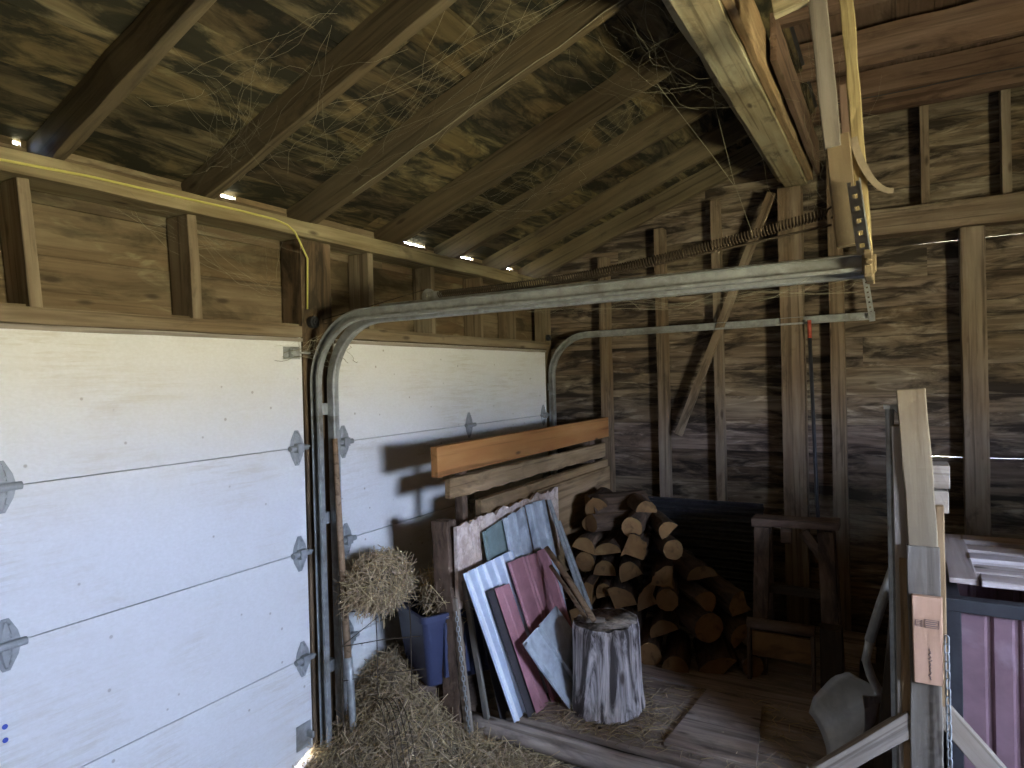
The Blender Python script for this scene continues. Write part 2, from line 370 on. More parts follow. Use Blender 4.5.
tb('corner_stud', 'stud', 'tall corner stud where the garage door wall meets the dark back wall', (-.05, 5.03, .0), (-.05, 5.03, 2.6), .1, .1, Y_AX, M['stud'])
tb('door_post', 'post', 'dark wooden post between the two garage doors, behind the door tracks', (-.074, 2.447, 0), (-.074, 2.447, 2.598), .20, .145, Y_AX, M['post'], seg=20, jit=.003)

# rafters
RN = ['rafter with its black deep face toward the photo corner, first over the wide door', 'rafter over the wide garage door, second from the photo corner',
      'rafter with a pale split lower edge, landing beside the door post', 'rafter landing over the start of the second garage door, fourth from the photo corner',
      'rafter fifth from the photo corner, over the middle of the second garage door', 'rafter sixth from the photo corner, second from the back wall', 'rafter last before the back wall, half lost in shadow']
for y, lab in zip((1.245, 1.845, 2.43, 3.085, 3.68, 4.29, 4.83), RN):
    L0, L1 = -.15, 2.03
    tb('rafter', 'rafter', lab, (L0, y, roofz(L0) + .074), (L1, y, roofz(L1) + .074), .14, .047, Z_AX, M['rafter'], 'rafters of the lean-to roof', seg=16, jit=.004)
mb = MB()
pp = [V((.3 + 1.4 * k / 14, 2.405 + .004 * math.sin(k * 1.3), roofz(.3 + 1.4 * k / 14) - .004 + .004 * math.sin(k * 2.1))) for k in range(15)]
mb.tube(pp, .002, 5); centred(mb, 'rafter_split_edge', M['web'], label='thin pale split edge running along the underside of the rafter beside the door post', cat='wire')  # added tube standing in for the rafter's pale split edge

# ------------------------------------------------------------------ purlin beam and its post
t = thing('purlin_beam', (1.95, 3.0, 3.15), 'massive pale weathered roof beam running overhead to the back post', 'beam')
t['kind'] = 'thing'
board('main_timber', (1.957, .6, 3.262), (1.957, 5.0, 3.262), .215, .145, Z_AX, M['beam'], t, seg=30, jit=.003)
board('side_ply', (2.05, .6, 3.272), (2.05, 4.98, 3.272), .2, .035, Z_AX, M['tan'], t, seg=30, jit=.004)
board('side_ply', (1.868, .6, 3.28), (1.868, 5.0, 3.28), .2, .03, Z_AX, M['beam'], t, seg=30, jit=.004)
tb('hanging_plank', 'plank', 'reddish plank on edge hanging beside the massive overhead beam', (2.10, 3.1, 3.33), (2.10, 4.93, 3.30), .21, .028, Z_AX, M['red'])
tb('beam_post', 'post', 'tall brown post on the back wall carrying the end of the overhead beam', (1.913, 5.03, .0), (1.913, 5.03, 3.148), .15, .13, X_AX, M['backstud'], seg=20, jit=.003)
# back wall framing
BS = [(.50, 2.83, .075, 'narrow stud on the back wall nearest to the garage door corner'), (.97, 3.0, .075, 'narrow stud on the back wall, second from the garage door corner'),
      (1.395, 3.15, .06, 'narrow stud on the back wall crossed by the diagonal brace')]
for x, z, w, lab in BS:
    tb('wall_stud', 'stud', lab, (x, 5.07, 0), (x, 5.07, z), w, .09, X_AX, M['backstud'], 'studs on the back wall')
tb('wall_stud', 'stud', 'stud on the back wall just right of the beam post, below the perforated strap', (2.19, 5.07, 0), (2.19, 5.07, 3.3), .09, .09, X_AX, M['backstud'], 'studs on the back wall')
tb('wall_post', 'post', 'wide two-ply post on the back wall behind the pallet, below the long rail', (2.955, 5.05, 0), (2.955, 5.05, 2.74), .13, .12, X_AX, M['backstud'], seg=20, jit=.003)
tb('wall_rail', 'rail', 'long heavy horizontal rail high on the back wall, above the wide post', (2.30, 5.03, 2.825), (4.95, 5.03, 2.82), .165, .15, Z_AX, M['backstud'], seg=20, jit=.004)
tb('gable_stud', 'stud', 'short upper stud over the long rail, the inner one of the two', (2.715, 5.06, 2.91), (2.715, 5.06, 3.56), .05, .1, X_AX, M['backstud'])
tb('gable_stud', 'stud', 'short upper stud over the long rail at the photo edge', (3.135, 5.06, 2.91), (3.135, 5.06, 3.56), .05, .1, X_AX, M['backstud'])
tb('diagonal_brace', 'brace', 'thin diagonal brace board slanting across the back wall studs', (1.80, 4.985, 3.13), (1.10, 4.985, 1.42), .06, .03, X_AX, M['backstud'])
# loft joists
for y, z0, h, lab in ((4.93, 3.53, .26, 'reddish joist along the top of the back wall with a long crack'), (4.2, 3.545, .2, 'reddish ceiling joist one bay in front of the back wall'), (3.5, 3.55, .2, 'reddish ceiling joist cut off by the top edge of the photo')):
    tb('ceiling_joist', 'joist', lab, (2.07, y, z0 + h / 2), (4.95, y, z0 + h / 2 - .005), h, .09 if y > 4.5 else .045, Z_AX, M['red'], 'loft joists', seg=20, jit=.004)
mb = MB(); mb.tube([(2.15 + .17 * k, 4.882 - .002 * (k % 2), 3.615 + .004 * math.sin(k * 1.7)) for k in range(16)], .003, 5)
centred(mb, 'joist_crack', M['black'], label='dark crack line along the joist at the top of the back wall', cat='wire')  # dark tube laid on the face as the joist's long crack

# ------------------------------------------------------------------ garage door tracks
def track_path(y, xo, zh, rad, xe, z0=.0):
    P = [V((xo, y, z0)), V((xo, y, 1.0)), V((xo, y, zh - rad - .15))]
    for k in range(13):
        a = math.pi / 2 * k / 12
        P.append(V((xo + rad * (1 - math.cos(a)), y, zh - rad + rad * math.sin(a))))
    P += [V((xo + rad + .2, y, zh)), V(((xo + rad + xe) / 2, y, zh + .004)), V((xe, y, zh + .012))]
    return P
def channel(mb, P, w, d, side, th=.0022, lip=.012, tint=1.0):
    """C channel: w across the path (in plane), d deep along y, opening toward side*y; rounded nose"""
    rings = []
    prof = [(-.5 * w, d), (-.5 * w, 0), (-.38 * w, -.006), (.38 * w, -.006), (.5 * w, 0), (.5 * w, d), (.5 * w - lip, d)]
    inner = [(.5 * w - lip, d - th), (.5 * w - th, d - th), (.5 * w - th, th), (-.5 * w + th, th), (-.5 * w + th, d)]
    prof = prof + inner
    for i, p in enumerate(P):
        dv = (P[min(i + 1, len(P) - 1)] - P[max(i - 1, 0)]).normalized()
        nrm = V((dv.z, 0, -dv.x))                      # to the room / downward side
        rings.append([p + nrm * a + V((0, side * b, 0)) for a, b in prof])
    mb.loft(rings, 0, tint)
def track(label, y, side, xe, zh, xo=.055, rad=.33, w=.052, d=.028, legs=(), cat='door track'):
    t = thing('door_track', (xo, y, 0), label, cat, 'garage door tracks')
    P = track_path(y, xo, zh, rad, xe, .03); k = 3
    mb = MB(); channel(mb, P[:3], w, d, side); build(mb, 'vertical_rail', M['steel'], I4, t)
    mb = MB(); channel(mb, P[2:17], w, d, side); build(mb, 'curved_rail', M['steel'], I4, t, smooth=False)
    mb = MB(); channel(mb, P[16:], w, d, side); build(mb, 'overhead_rail', M['steel'], I4, t)
    for z in legs:
        mb = MB(); mb.box((-xo + .003, -.02 , z - .03), (-.018, .02, z - .027 + .055)); mb.tube([(-.03, side * -.022, z), (-.03, side * -.028, z)], .008, 6)
        build(mb, 'bracket', M['steel'], Matrix.Translation((xo, y - side * .02, 0)), t, bevel=.001)
    return t
track('galvanised track of the wide garage door, with its overhead rail beside the long spring', 2.385, -1, 2.47, 2.200, legs=(.45, 1.2, 1.75))
track('galvanised track just behind the front one, at the near side of the second door', 2.468, 1, 2.47, 2.192, legs=(.45, 1.2, 1.75))
track('thin lower galvanised track at the back corner, far side of the second garage door', 4.985, -1, 2.42, 2.215, w=.05, d=.03, legs=(.5, 1.3, 1.8))
# horizontal reinforcing angle on top of the front rail
mb = MB(); mb.prism([(-.0, .0), (.028, 0), (.028, .003), (.003, .003), (.003, .014), (0, .014)], 0, 2.02, 0)
build(mb, 'angle_iron', M['steel'], frame_m((.45, 2.40, 2.228), (1, 0, .006), (0, 1, 0), (0, 0, 1)), label='long steel angle lying along the top of the front overhead rail', cat='angle iron')
# end plate joining the two rails
mb = MB(); mb.box((2.455, 2.34, 2.165), (2.48, 2.56, 2.25)); mb.box((2.45, 2.35, 2.18), (2.49, 2.37, 2.235)); mb.tube([(2.47, 2.33, 2.21), (2.47, 2.35, 2.21)], .012, 6)
centred(mb, 'rail_end_block', M['tanpost'], bevel=.004, label='pale splintered wooden block closing the end of the double overhead rail', cat='block')

def strap(name, p0, p1, w, wd, label, holes, th=.0035, flange=0, hr=.008):
    """perforated steel strap with real square holes: two side strips plus bridges"""
    p0, p1 = V(p0), V(p1); L = (p1 - p0).length; mb = MB(); h = w / 2
    e = hr
    mb.box((0, -th / 2, -h), (L, th / 2, -e)); mb.box((0, -th / 2, e), (L, th / 2, h))
    pit = L / holes
    for k in range(holes):
        mb.box((k * pit, -th / 2, -e), ((k + 1) * pit - 2 * e, th / 2, e))
    if flange: mb.box((0, -th / 2, h), (L, th / 2 + flange, h + th))
    return build(mb, name, M['steel'], fr(p0, p1 - p0, wd), label=label, cat='perforated strap')
strap('perforated_angle', (2.455, 2.372, 2.235), (2.43, 2.372, 2.47), .036, (1, 0, 0), 'short perforated steel angle with big holes screwed to the hanging board above the double rail', 6, flange=.03, hr=.007)
strap('perforated_strap', (2.405, 4.95, 2.19), (2.33, 4.99, 2.78), .035, (1, 0, 0), 'narrow perforated strap holding up the end of the thin back track', 18, hr=.006)

# the hanger boards that carry the rail ends
t = thing('track_hanger', (2.42, 2.46, 2.24), 'split rough boards hanging from the ceiling, carrying the ends of the double rail', 'hanger')
board('upper_board', (2.372, 2.41, 2.60), (2.285, 2.41, 3.79), .052, .03, X_AX, M['grey'], t, jit=.003)
board('lower_board', (2.408, 2.43, 2.28), (2.385, 2.43, 2.64), .07, .04, X_AX, M['tanpost'], t, jit=.004)
board('split_board', (2.462, 2.475, 2.19), (2.385, 2.475, 3.79), .038, .045, X_AX, M['pale'], t, jit=.003, seg=26, label='bright yellow splintered board')
board('cross_cleat', (2.20, 2.40, 3.10), (2.31, 2.40, 3.115), .07, .04, Z_AX, M['beam'], t)
tb('hanging_board', 'board', 'short dangling red-brown board behind the rail hanger', (2.405, 2.9, 2.44), (2.39, 2.9, 2.98), .05, .022, X_AX, M['red'])
mb = MB(); P = []
for k in range(12):
    u = k / 11; P.append(V((2.43 + .11 * u ** 1.3, 2.44, 2.63 - .19 * math.sin(u * math.pi / 2))))
for a in range(11):
    pass
rings = []
for k, p in enumerate(P):
    d = (P[min(k + 1, 11)] - P[max(k - 1, 0)]).normalized(); nn = V((d.z, 0, -d.x)); w = .012 - .004 * k / 11
    rings.append([p + nn * w + V((0, .002, 0)), p + nn * w - V((0, .002, 0)), p - nn * w - V((0, .002, 0)), p - nn * w + V((0, .002, 0))])
mb.loft(rings); centred(mb, 'peeling_lath', M['hose'], label='curved strip of lath peeling away from the rail hanger', cat='lath')

# extension spring, pulley, cables
def helix(p0, p1, r, wr, pitch):
    p0, p1 = V(p0), V(p1); d = p1 - p0; L = d.length; X = d.normalized(); Yv = X.orthogonal().normalized(); Zv = X.cross(Yv)
    N = int(L / pitch); pts = []
    for i in range(N * 8 + 1):
        a = 2 * math.pi * i / 8; c = p0 + d * (i / (N * 8)) + V((0, 0, -.045 * math.sin(math.pi * i / (N * 8))))
        pts.append(c + Yv * math.cos(a) * r + Zv * math.sin(a) * r)
    return pts
t = thing('extension_spring', (1.5, 2.45, 2.24), 'long rusty coil spring stretched above the double overhead rail', 'spring')
mb = MB(); mb.tube(helix((.76, 2.45, 2.265), (2.345, 2.45, 2.40), .0165, .0028, .0105), .0028, 5); build(mb, 'coil', M['dark'], I4, t, smooth=True)
mb = MB(); mb.tube([V((2.345, 2.45, 2.40)) + V((.02 - .02 * math.cos(a), 0, .018 * math.sin(a))) for a in [k * math.pi / 5 for k in range(9)]], .004, 6); build(mb, 'hook', M['dark'], I4, t)
mb = MB(); mb.tube([(.76, 2.45, 2.245), (1.5, 2.45, 2.262), (2.36, 2.455, 2.36)], .004, 6); build(mb, 'safety_rod', M['dark'], I4, t)
t = thing('pulley', (.70, 2.45, 2.21), 'small galvanised pulley at the end of the long coil spring', 'pulley')
mb = MB()
prof = [(-.008, .012), (-.008, .033), (-.002, .026), (.002, .026), (.008, .033), (.008, .012)]
mb.loft([[(.70 + rr * math.cos(a), 2.45 + yy, 2.263 + rr * math.sin(a)) for yy, rr in prof] for a in [2 * math.pi * k / 20 for k in range(20)]], closed=True)
build(mb, 'wheel', M['steel'], I4, t, smooth=False)
mb = MB()
for s_ in (-1, 1): mb.box((.69, 2.45 + s_ * .013 - .001, 2.246), (.765, 2.45 + s_ * .013 + .001, 2.28))
mb.tube([(.70, 2.43, 2.263), (.70, 2.47, 2.263)], .007, 8); build(mb, 'fork', M['steel'], I4, t)
mb = MB(); mb.tube([(.03, 2.45, 2.20), (.35, 2.45, 2.245), (.695, 2.45, 2.296)], .0022, 5); mb.tube([(.03, 2.46, 2.18), (.4, 2.46, 2.215), (.69, 2.45, 2.23)], .0022, 5)
centred(mb, 'lift_cable', M['dark'], label='thin steel lifting cable between pulley and door post', cat='cable')
mb = MB(); mb.tube([(.004, 2.40, 2.185), (.03, 2.40, 2.185)], .03, 16); mb.tube([(.03, 2.40, 2.185), (.038, 2.40, 2.185)], .018, 12); mb.tube([(.03, 2.40, 2.185), (.045, 2.40, 2.185)], .007, 8)
centred(mb, 'cable_sheave', M['black'], label='dark round cable sheave bolted to the top of the door post', cat='pulley')
mb = MB(); mb.tube([(.004, 5.0, 2.21), (.03, 5.0, 2.21)], .026, 16); mb.tube([(.03, 5.0, 2.21), (.04, 5.0, 2.21)], .012, 12)
centred(mb, 'cable_sheave', M['black'], label='dark round cable sheave in the back corner above the thin track', cat='pulley')
# yellow cable along the plate
mb = MB(); P = [(.038, -1.2, 2.63), (.038, 1.0, 2.628), (.038, 1.34, 2.645), (.038, 1.68, 2.648), (.038, 1.95, 2.652), (.038, 2.16, 2.650), (.038, 2.235, 2.638), (.038, 2.28, 2.612), (.038, 2.305, 2.575), (.02, 2.372, 2.50), (.005, 2.375, 2.25)]
mb.tube(P, .0048, 8); centred(mb, 'yellow_cable', M['yellow'], True, label='yellow electric cable stapled along the top plate and down the door post', cat='cable')

# ------------------------------------------------------------------ plank divider, posts, chipboard
tb('orange_plank', 'plank', 'wide orange-brown plank, topmost of the planks along the wood stack', (.507, 2.715, 1.465), (.507, 5.015, 1.47), .155, .042, Z_AX, M['orange'], seg=14, jit=.001)
tb('rough_plank', 'plank', 'rough-edged tan plank just below the orange one', (.50, 2.83, 1.31), (.50, 4.95, 1.295), .105, .04, Z_AX, M['tan'], seg=24, jit=.006)
tb('bottom_plank', 'plank', 'brown plank just above the torn edge of the chipboard', (.50, 3.12, 1.155), (.50, 5.0, 1.165), .10, .04, Z_AX, M['tan'], seg=20, jit=.003)
tb('stack_panel', 'board', 'brown wooden panel at the far end of the divider, behind the firewood', (.533, 3.75, .85), (.533, 4.98, .85), .62, .022, Z_AX, M['tan'], seg=10)
tb('support_post', 'post', 'short upright brown post behind the planks holding them up', (.45, 3.03, 0), (.45, 3.03, 1.50), .05, .05, Y_AX, M['rough'])
tb('support_post', 'post', 'upright post behind the planks at their far end by the back wall', (.445, 4.8, 0), (.445, 4.8, 1.50), .09, .06, Y_AX, M['rough'])
tb('rough_post', 'post', 'thick rough-sawn dark post standing at the near end of the chipboard', (.53, 2.83, 0.0), (.475, 2.82, 1.15), .10, .085, X_AX, M['rough'], seg=24, jit=.006)
tb('pale_slat', 'slat', 'pale grey slat leaning on the rough post, with a chain hanging on it', (.62, 2.81, 0.0), (.545, 2.80, .76), .048, .022, X_AX, M['palegrey'])
tb('thin_batten', 'batten', 'thin grey-brown stick leaning between the chained slat and the pale ribbed sheet', (.66, 2.93, .0), (.585, 2.84, .84), .03, .02, X_AX, M['grey'])
# torn chipboard sheet: jagged top edge, thickness showing
def torn(name, label, y0, y1, z0, ztop, x, th, amp, mats):
    N = 40; top = []
    for k in range(N + 1):
        u = k / N; y = y0 + (y1 - y0) * u
        top.append((y, ztop(u) + amp * noise.noise(V((u * 14, 3, 1))) + amp * .5 * noise.noise(V((u * 45, 7, 1)))))
    poly = [(y0, z0)] + [(y1, z0)] + top[::-1]
    mb = MB()
    A = [(x, y, z) for y, z in poly]; n2 = len(poly)
    B_ = [(x - th, y, z) for y, z in poly]
    # grid faces between bottom and top edge, on both sides
    bot = [(y, z0) for y, _ in top]
    vs = [(x, y, z) for y, z in bot] + [(x + rnd(-.002, .003), y, z) for y, z in top] + [(x - th, y, z) for y, z in bot] + [(x - th, y, z - .006) for y, z in top]
    n1 = N + 1; fs = []
    for k in range(N):
        fs += [(k, k + 1, n1 + k + 1, n1 + k), (2 * n1 + k + 1, 2 * n1 + k, 3 * n1 + k, 3 * n1 + k + 1), (n1 + k, n1 + k + 1, 3 * n1 + k + 1, 3 * n1 + k), (k + 1, k, 2 * n1 + k, 2 * n1 + k + 1)]
    fs += [(0, n1, 3 * n1, 2 * n1), (N, 2 * n1 + N, 3 * n1 + N, n1 + N)]
    mb.add(vs, fs); return centred(mb, name, mats, label=label, cat='board')
torn('chipboard_sheet', 'pinkish chipboard sheet with a torn upper edge, behind the metal sheets', 2.80, 3.98, .70, lambda u: 1.13 + .02 * u, .575, .02, .035, [M['osb']])
mb = MB()
def chain(mb, p0, p1, n, lw=.007, ll=.019, wr=.0028, twist=0):
    p0, p1 = V(p0), V(p1); d = (p1 - p0); X = d.normalized(); A = X.orthogonal().normalized()
    if abs(A.z) > .7: A = X.cross(A)
    B = X.cross(A)
    for k in range(n):
        c = p0 + d * ((k + .5) / n); a = A if k % 2 else B; a = Matrix.Rotation(twist + rnd(-.2, .2), 3, X) @ a
        pts = []
        for q in range(12):
            an = 2 * math.pi * q / 12; sx = (ll - lw) if math.cos(an) > 0 else -(ll - lw)
            pts.append(c + X * (sx * .62 + lw * math.cos(an)) + a * (lw * math.sin(an)))
        mb.tube(pts, wr, 5, closed=True)
chain(mb, (.575, 2.775, .70), (.632, 2.785, .05), 26)
centred(mb, 'chain', M['steel'], True, label='steel chain hanging down the pale grey slat by the rough post', cat='chain')

# ------------------------------------------------------------------ raised wooden platform
t = thing('wood_platform', (1.4, 2.93, 0), 'low dusty wooden platform under the chopping block and firewood', 'platform')
mb = MB(); rings = []
for k in range(21):
    x = .52 + 1.95 * k / 20; rr = .055 + .006 * noise.noise(V((k * .4, 1, 2)))
    rings.append([(x, 2.93 + rr * math.cos(a) * 1.0, .057 + rr * math.sin(a)) for a in [2 * math.pi * q / 14 for q in range(14)]])
mb.loft(rings); build(mb, 'skid', M['floorwood'], I4, t, smooth=True)
y = 2.985; k = 0
while y < 4.95:
    w = rnd(.2, .27); x1 = 2.35 + rnd(-.06, .1)
    board('plank', (.58 + rnd(-.01, .02), y + w / 2, .102 + rnd(-.003, .003)), (x1, y + w / 2 + rnd(-.008, .008), .102 + rnd(-.004, .004)), w - .012, .034, Y_AX, M['floorwood'], t, jit=.003)
    y += w
for yy in (3.4, 4.2, 4.85): board('joist', (.6, yy, .043), (2.3, yy, .043), .075, .07, Z_AX, M['dark'], t)
mb = MB(); mb.loft([[(x, y, z) for x, y in ((1.55, 3.06), (1.97, 3.05), (1.90, 3.62), (1.60, 3.70))] for z in (.122, .142)])
centred(mb, 'scrap_board', M['floorwood'], bevel=.003, label='square scrap of board lying flat on the platform right of the chopping block', cat='board')

# ------------------------------------------------------------------ chopping block
t = thing('chopping_block', (1.17, 3.31, .121), 'big grey weathered tree stump used as a chopping block', 'chopping block')
mb = MB(); H = .46; rings = []
for k in range(15):
    u = k / 14; ring = []
    for q in range(56):
        a = 2 * math.pi * q / 56
        r = .178 + .022 * (1 - u) ** 3 + .014 * math.cos(2 * a + .5) + .010 * noise.noise(V((math.cos(a) * 4, math.sin(a) * 4, u * .9))) + .006 * noise.noise(V((math.cos(a) * 14, math.sin(a) * 14, u * 2)))
        z = u * H
        if k == 0: z = max(0, .03 * noise.noise(V((math.cos(a) * 5, math.sin(a) * 5, 4))))
        if k == 14: z += .012 * noise.noise(V((math.cos(a) * 3, math.sin(a) * 3, 9))) ; r -= .008
        ring.append((z, r * math.cos(a), r * math.sin(a)))
    rings.append(ring)
mb.loft(rings, 0, 1.0, False)
build(mb, 'bark', M['stump'], fr((1.17, 3.31, .121), Z_AX, X_AX), t, smooth=True)
mb = MB(); last = rings[-1]; rr = [last]
for s_ in (.93, .75, .55, .35, .15):
    rr.append([(z0 * .0 + H - .004 + .008 * noise.noise(V((yy * 18 * s_, zz * 18 * s_, 2))), yy * s_, zz * s_) for z0, yy, zz in last])
mb.loft(rr, 0, 1.0, True); build(mb, 'top_face', M['stumptop'], fr((1.17, 3.31, .121), Z_AX, X_AX), t, smooth=True)
mb = MB(); mb.loft([[(-.05, -.018, 0), (.05, -.022, 0), (.055, .016, 0), (-.045, .02, 0)], [(-.045, -.014, .022), (.047, -.018, .016), (.05, .012, .02), (-.04, .015, .024)]])
build(mb, 'wood_chip', M['palegrey'], Matrix.Translation((1.14, 3.235, .588)) @ Matrix.Rotation(.35, 4, 'Z'), label='pale wood chip lying on top of the chopping block', cat='wood chip', bevel=.002)

# ------------------------------------------------------------------ metal sheets leaning on the divider
def sheet(name, label, TL, TR, BL, m, ribs=(), rh=.012, th=.0025, rw=.022, ribm=None, jag=0, cat='metal sheet', extra=None, group='metal roofing sheets against the divider'):
    """sheet spanned by top-left, top-right, bottom-left; ribs = fractions of the width that stand up"""
    TL, TR, BL = V(TL), V(TR), V(BL); L = (BL - TL).length; ud = (BL - TL).normalized(); sh = (TR - TL).dot(ud)
    W = ((TR - TL) - ud * sh).length; sh /= W
    prof = [(0.0, 0.0)]
    for f in ribs:
        c = f * W; prof += [(c - rw * .5, 0), (c - rw * .22, rh), (c + rw * .22, rh), (c + rw * .5, 0)]
    prof.append((W, 0.0))
    top = [(h, z) for z, h in prof]; bot = [(h - th, z) for z, h in prof][::-1]
    poly = top + bot; mi = [0] * len(poly)
    if ribs and ribm is not None:
        for k in range(len(ribs)):
            for q in (1, 2, 3): mi[q + 4 * k] = 1
    X = (BL - TL).normalized(); Z = (TR - TL)
    mb = MB(); mb.prism(poly, 0, L, mi, 1.0, 0, 8)
    mb.v = [(a + c * sh, b, c) for a, b, c in mb.v]
    mw = fr(TL, X, Z)
    if mw.col[1].x < 0:                                # ribs must face the room (+x)
        mb.v = [(a, -b, c) for a, b, c in mb.v]; mb.f = [f[::-1] for f in mb.f]
    if jag:
        mb.v = [(a + (jag * noise.noise(V((c * 40, 1, 5))) if a - c * sh < 1e-6 else 0), b, c) for a, b, c in mb.v]
    o = build(mb, name, [m] + ([ribm] if ribm is not None else []), mw, label=label, cat=cat, group=group)
    return o
sheet('roofing_sheet', 'green-grey metal sheet peeking out behind the pale ribbed sheet', (.60, 3.0, 1.06), (.60, 3.22, 1.09), (.70, 3.09, .125), M['sheetgreen'], (.12,))
sheet('roofing_sheet', 'blue-grey metal sheet with a stepped top, above the large maroon sheet', (.615, 3.19, 1.095), (.615, 3.44, 1.12), (.72, 3.32, .125), M['sheetgrey'], (.15, .5, .85), jag=.02)
sheet('roofing_sheet', 'blue-grey metal sheet, tallest of the leaning sheets, next to the firewood', (.60, 3.48, 1.12), (.60, 3.735, 1.11), (.72, 3.62, .125), M['sheetgrey'], (.3, .75), jag=.02)
sheet('roofing_strip', 'narrow galvanised strip at the firewood side of the sheets, the taller one', (.61, 3.745, 1.105), (.61, 3.80, 1.10), (.84, 3.95, .125), M['steel'], (.5,))
sheet('roofing_strip', 'narrow galvanised strip at the firewood side of the sheets, the shorter one', (.64, 3.82, .96), (.64, 3.865, .955), (.87, 3.98, .125), M['steel'], (.5,))
sheet('roofing_sheet', 'large maroon metal sheet in the middle of the leaning sheets', (.70, 3.09, .885), (.70, 3.56, .855), (.895, 3.19, .125), M['sheetred'], (.04, .36, .44, .7, .96), rh=.008, jag=.012)
sheet('roofing_sheet', 'pale metal sheet tinted skylight blue with bright white ribs at the near end', (.655, 2.73, .915), (.655, 3.22, .92), (.82, 2.915, .125), M['sheetblue'], (.06, .22, .38, .56, .74, .92), rh=.012, ribm=M['sheetrib'])
sheet('dark_board', 'narrow black strip between the pale ribbed sheet and the narrow maroon sheet', (.712, 2.855, .80), (.712, 2.95, .79), (.86, 2.99, .125), M['sheetdark'], ())
sheet('roofing_sheet', 'narrow maroon metal sheet in front of the large maroon one', (.725, 2.91, .80), (.725, 3.06, .785), (.875, 3.05, .125), M['sheetred'], (.5,), rh=.004)
sheet('roofing_sheet', 'dark sheet standing behind the pale ribbed sheet, only its near edge in view', (.61, 2.87, .80), (.61, 3.2, .80), (.74, 2.95, .0), M['sheetdark'], ())
t = thing('folded_sheet', (.95, 3.2, .125), 'blue-grey sheet with folded edges standing in the shade of the chopping block', 'metal sheet')
o = sheet('face', None, (.86, 2.95, .525), (.86, 3.34, .60), (1.0, 3.18, .125), M['sheetgrey'], (.42,), rh=.016, rw=.03, cat=None, group=None)
WO = WORLD[o.name]; o.parent = t; o.matrix_basis = WORLD[t.name].inverted() @ WO
board('folded_edge', (.874, 2.955, .52), (1.014, 3.185, .128), .035, .01, Y_AX, M['sheetgrey'], t, bev=.001)

mb = MB(); mb.tube([(.80, 3.355, .915), (.99, 3.26, .77), (1.165, 3.165, .620)], [.014, .016, .015], 10)
build(mb, 'tool_handle', M['handle'], I4, label='thick wooden tool handle slanting down to the chopping block', cat='tool handle', smooth=True)
mb = MB(); mb.tube([(.80, 3.40, .80), (.97, 3.30, .69), (1.10, 3.215, .60)], .011, 8)
build(mb, 'wooden_stick', M['handle'], I4, label='thinner wooden stick just below the slanting tool handle', cat='stick', smooth=True)

# ------------------------------------------------------------------ firewood
def log_mesh(kind, r, L, seed):
    rg = random.Random(seed); mb = MB(); n = 18; pts = []; ex = rg.uniform(.85, 1.25)
    if kind == 'round':
        pts = [(r * math.cos(2 * math.pi * k / n) * (1 + rg.uniform(-.05, .05)), r * math.sin(2 * math.pi * k / n) * (1 + rg.uniform(-.05, .05)), 1) for k in range(n)]
    else:
        span = math.pi if kind == 'half' else math.pi * rg.uniform(.45, .6)
        pts = [(r * math.cos(-span / 2 + span * k / 12) * (1 + rg.uniform(-.04, .04)) * ex, r * math.sin(-span / 2 + span * k / 12) / ex, 1) for k in range(13)]
        if kind == 'half': pts += [(rg.uniform(-.05, .02) * r, r * .4, 0), (rg.uniform(-.06, .03) * r, -r * .4, 0)]
        else: pts += [(r * rg.uniform(.2, .35), r * rg.uniform(.05, .25), 0), (r * rg.uniform(-.05, .1), r * rg.uniform(-.1, .1), 0)]
        cx = sum(p[0] for p in pts) / len(pts); pts = [(a - cx, b, c) for a, b, c in pts]
    mi = []
    for k in range(len(pts)):
        a, b = pts[k], pts[(k + 1) % len(pts)]; mi.append(1 if a[2] and b[2] else 0)
    rings = []
    for q in range(6):
        u = q / 5; s_ = 1 + rg.uniform(-.03, .03); bx, bz = rg.uniform(-.006, .006), rg.uniform(-.006, .006)
        tilt = rg.uniform(-.08, .08) if q in (0, 5) else 0
        rings.append([(u * L - L / 2 + tilt * b, a * s_ + bx, b * s_ + bz) for a, b, _ in pts])
    mb.loft(rings, mi, rg.uniform(.75, 1.1), True, False, 0); return mb
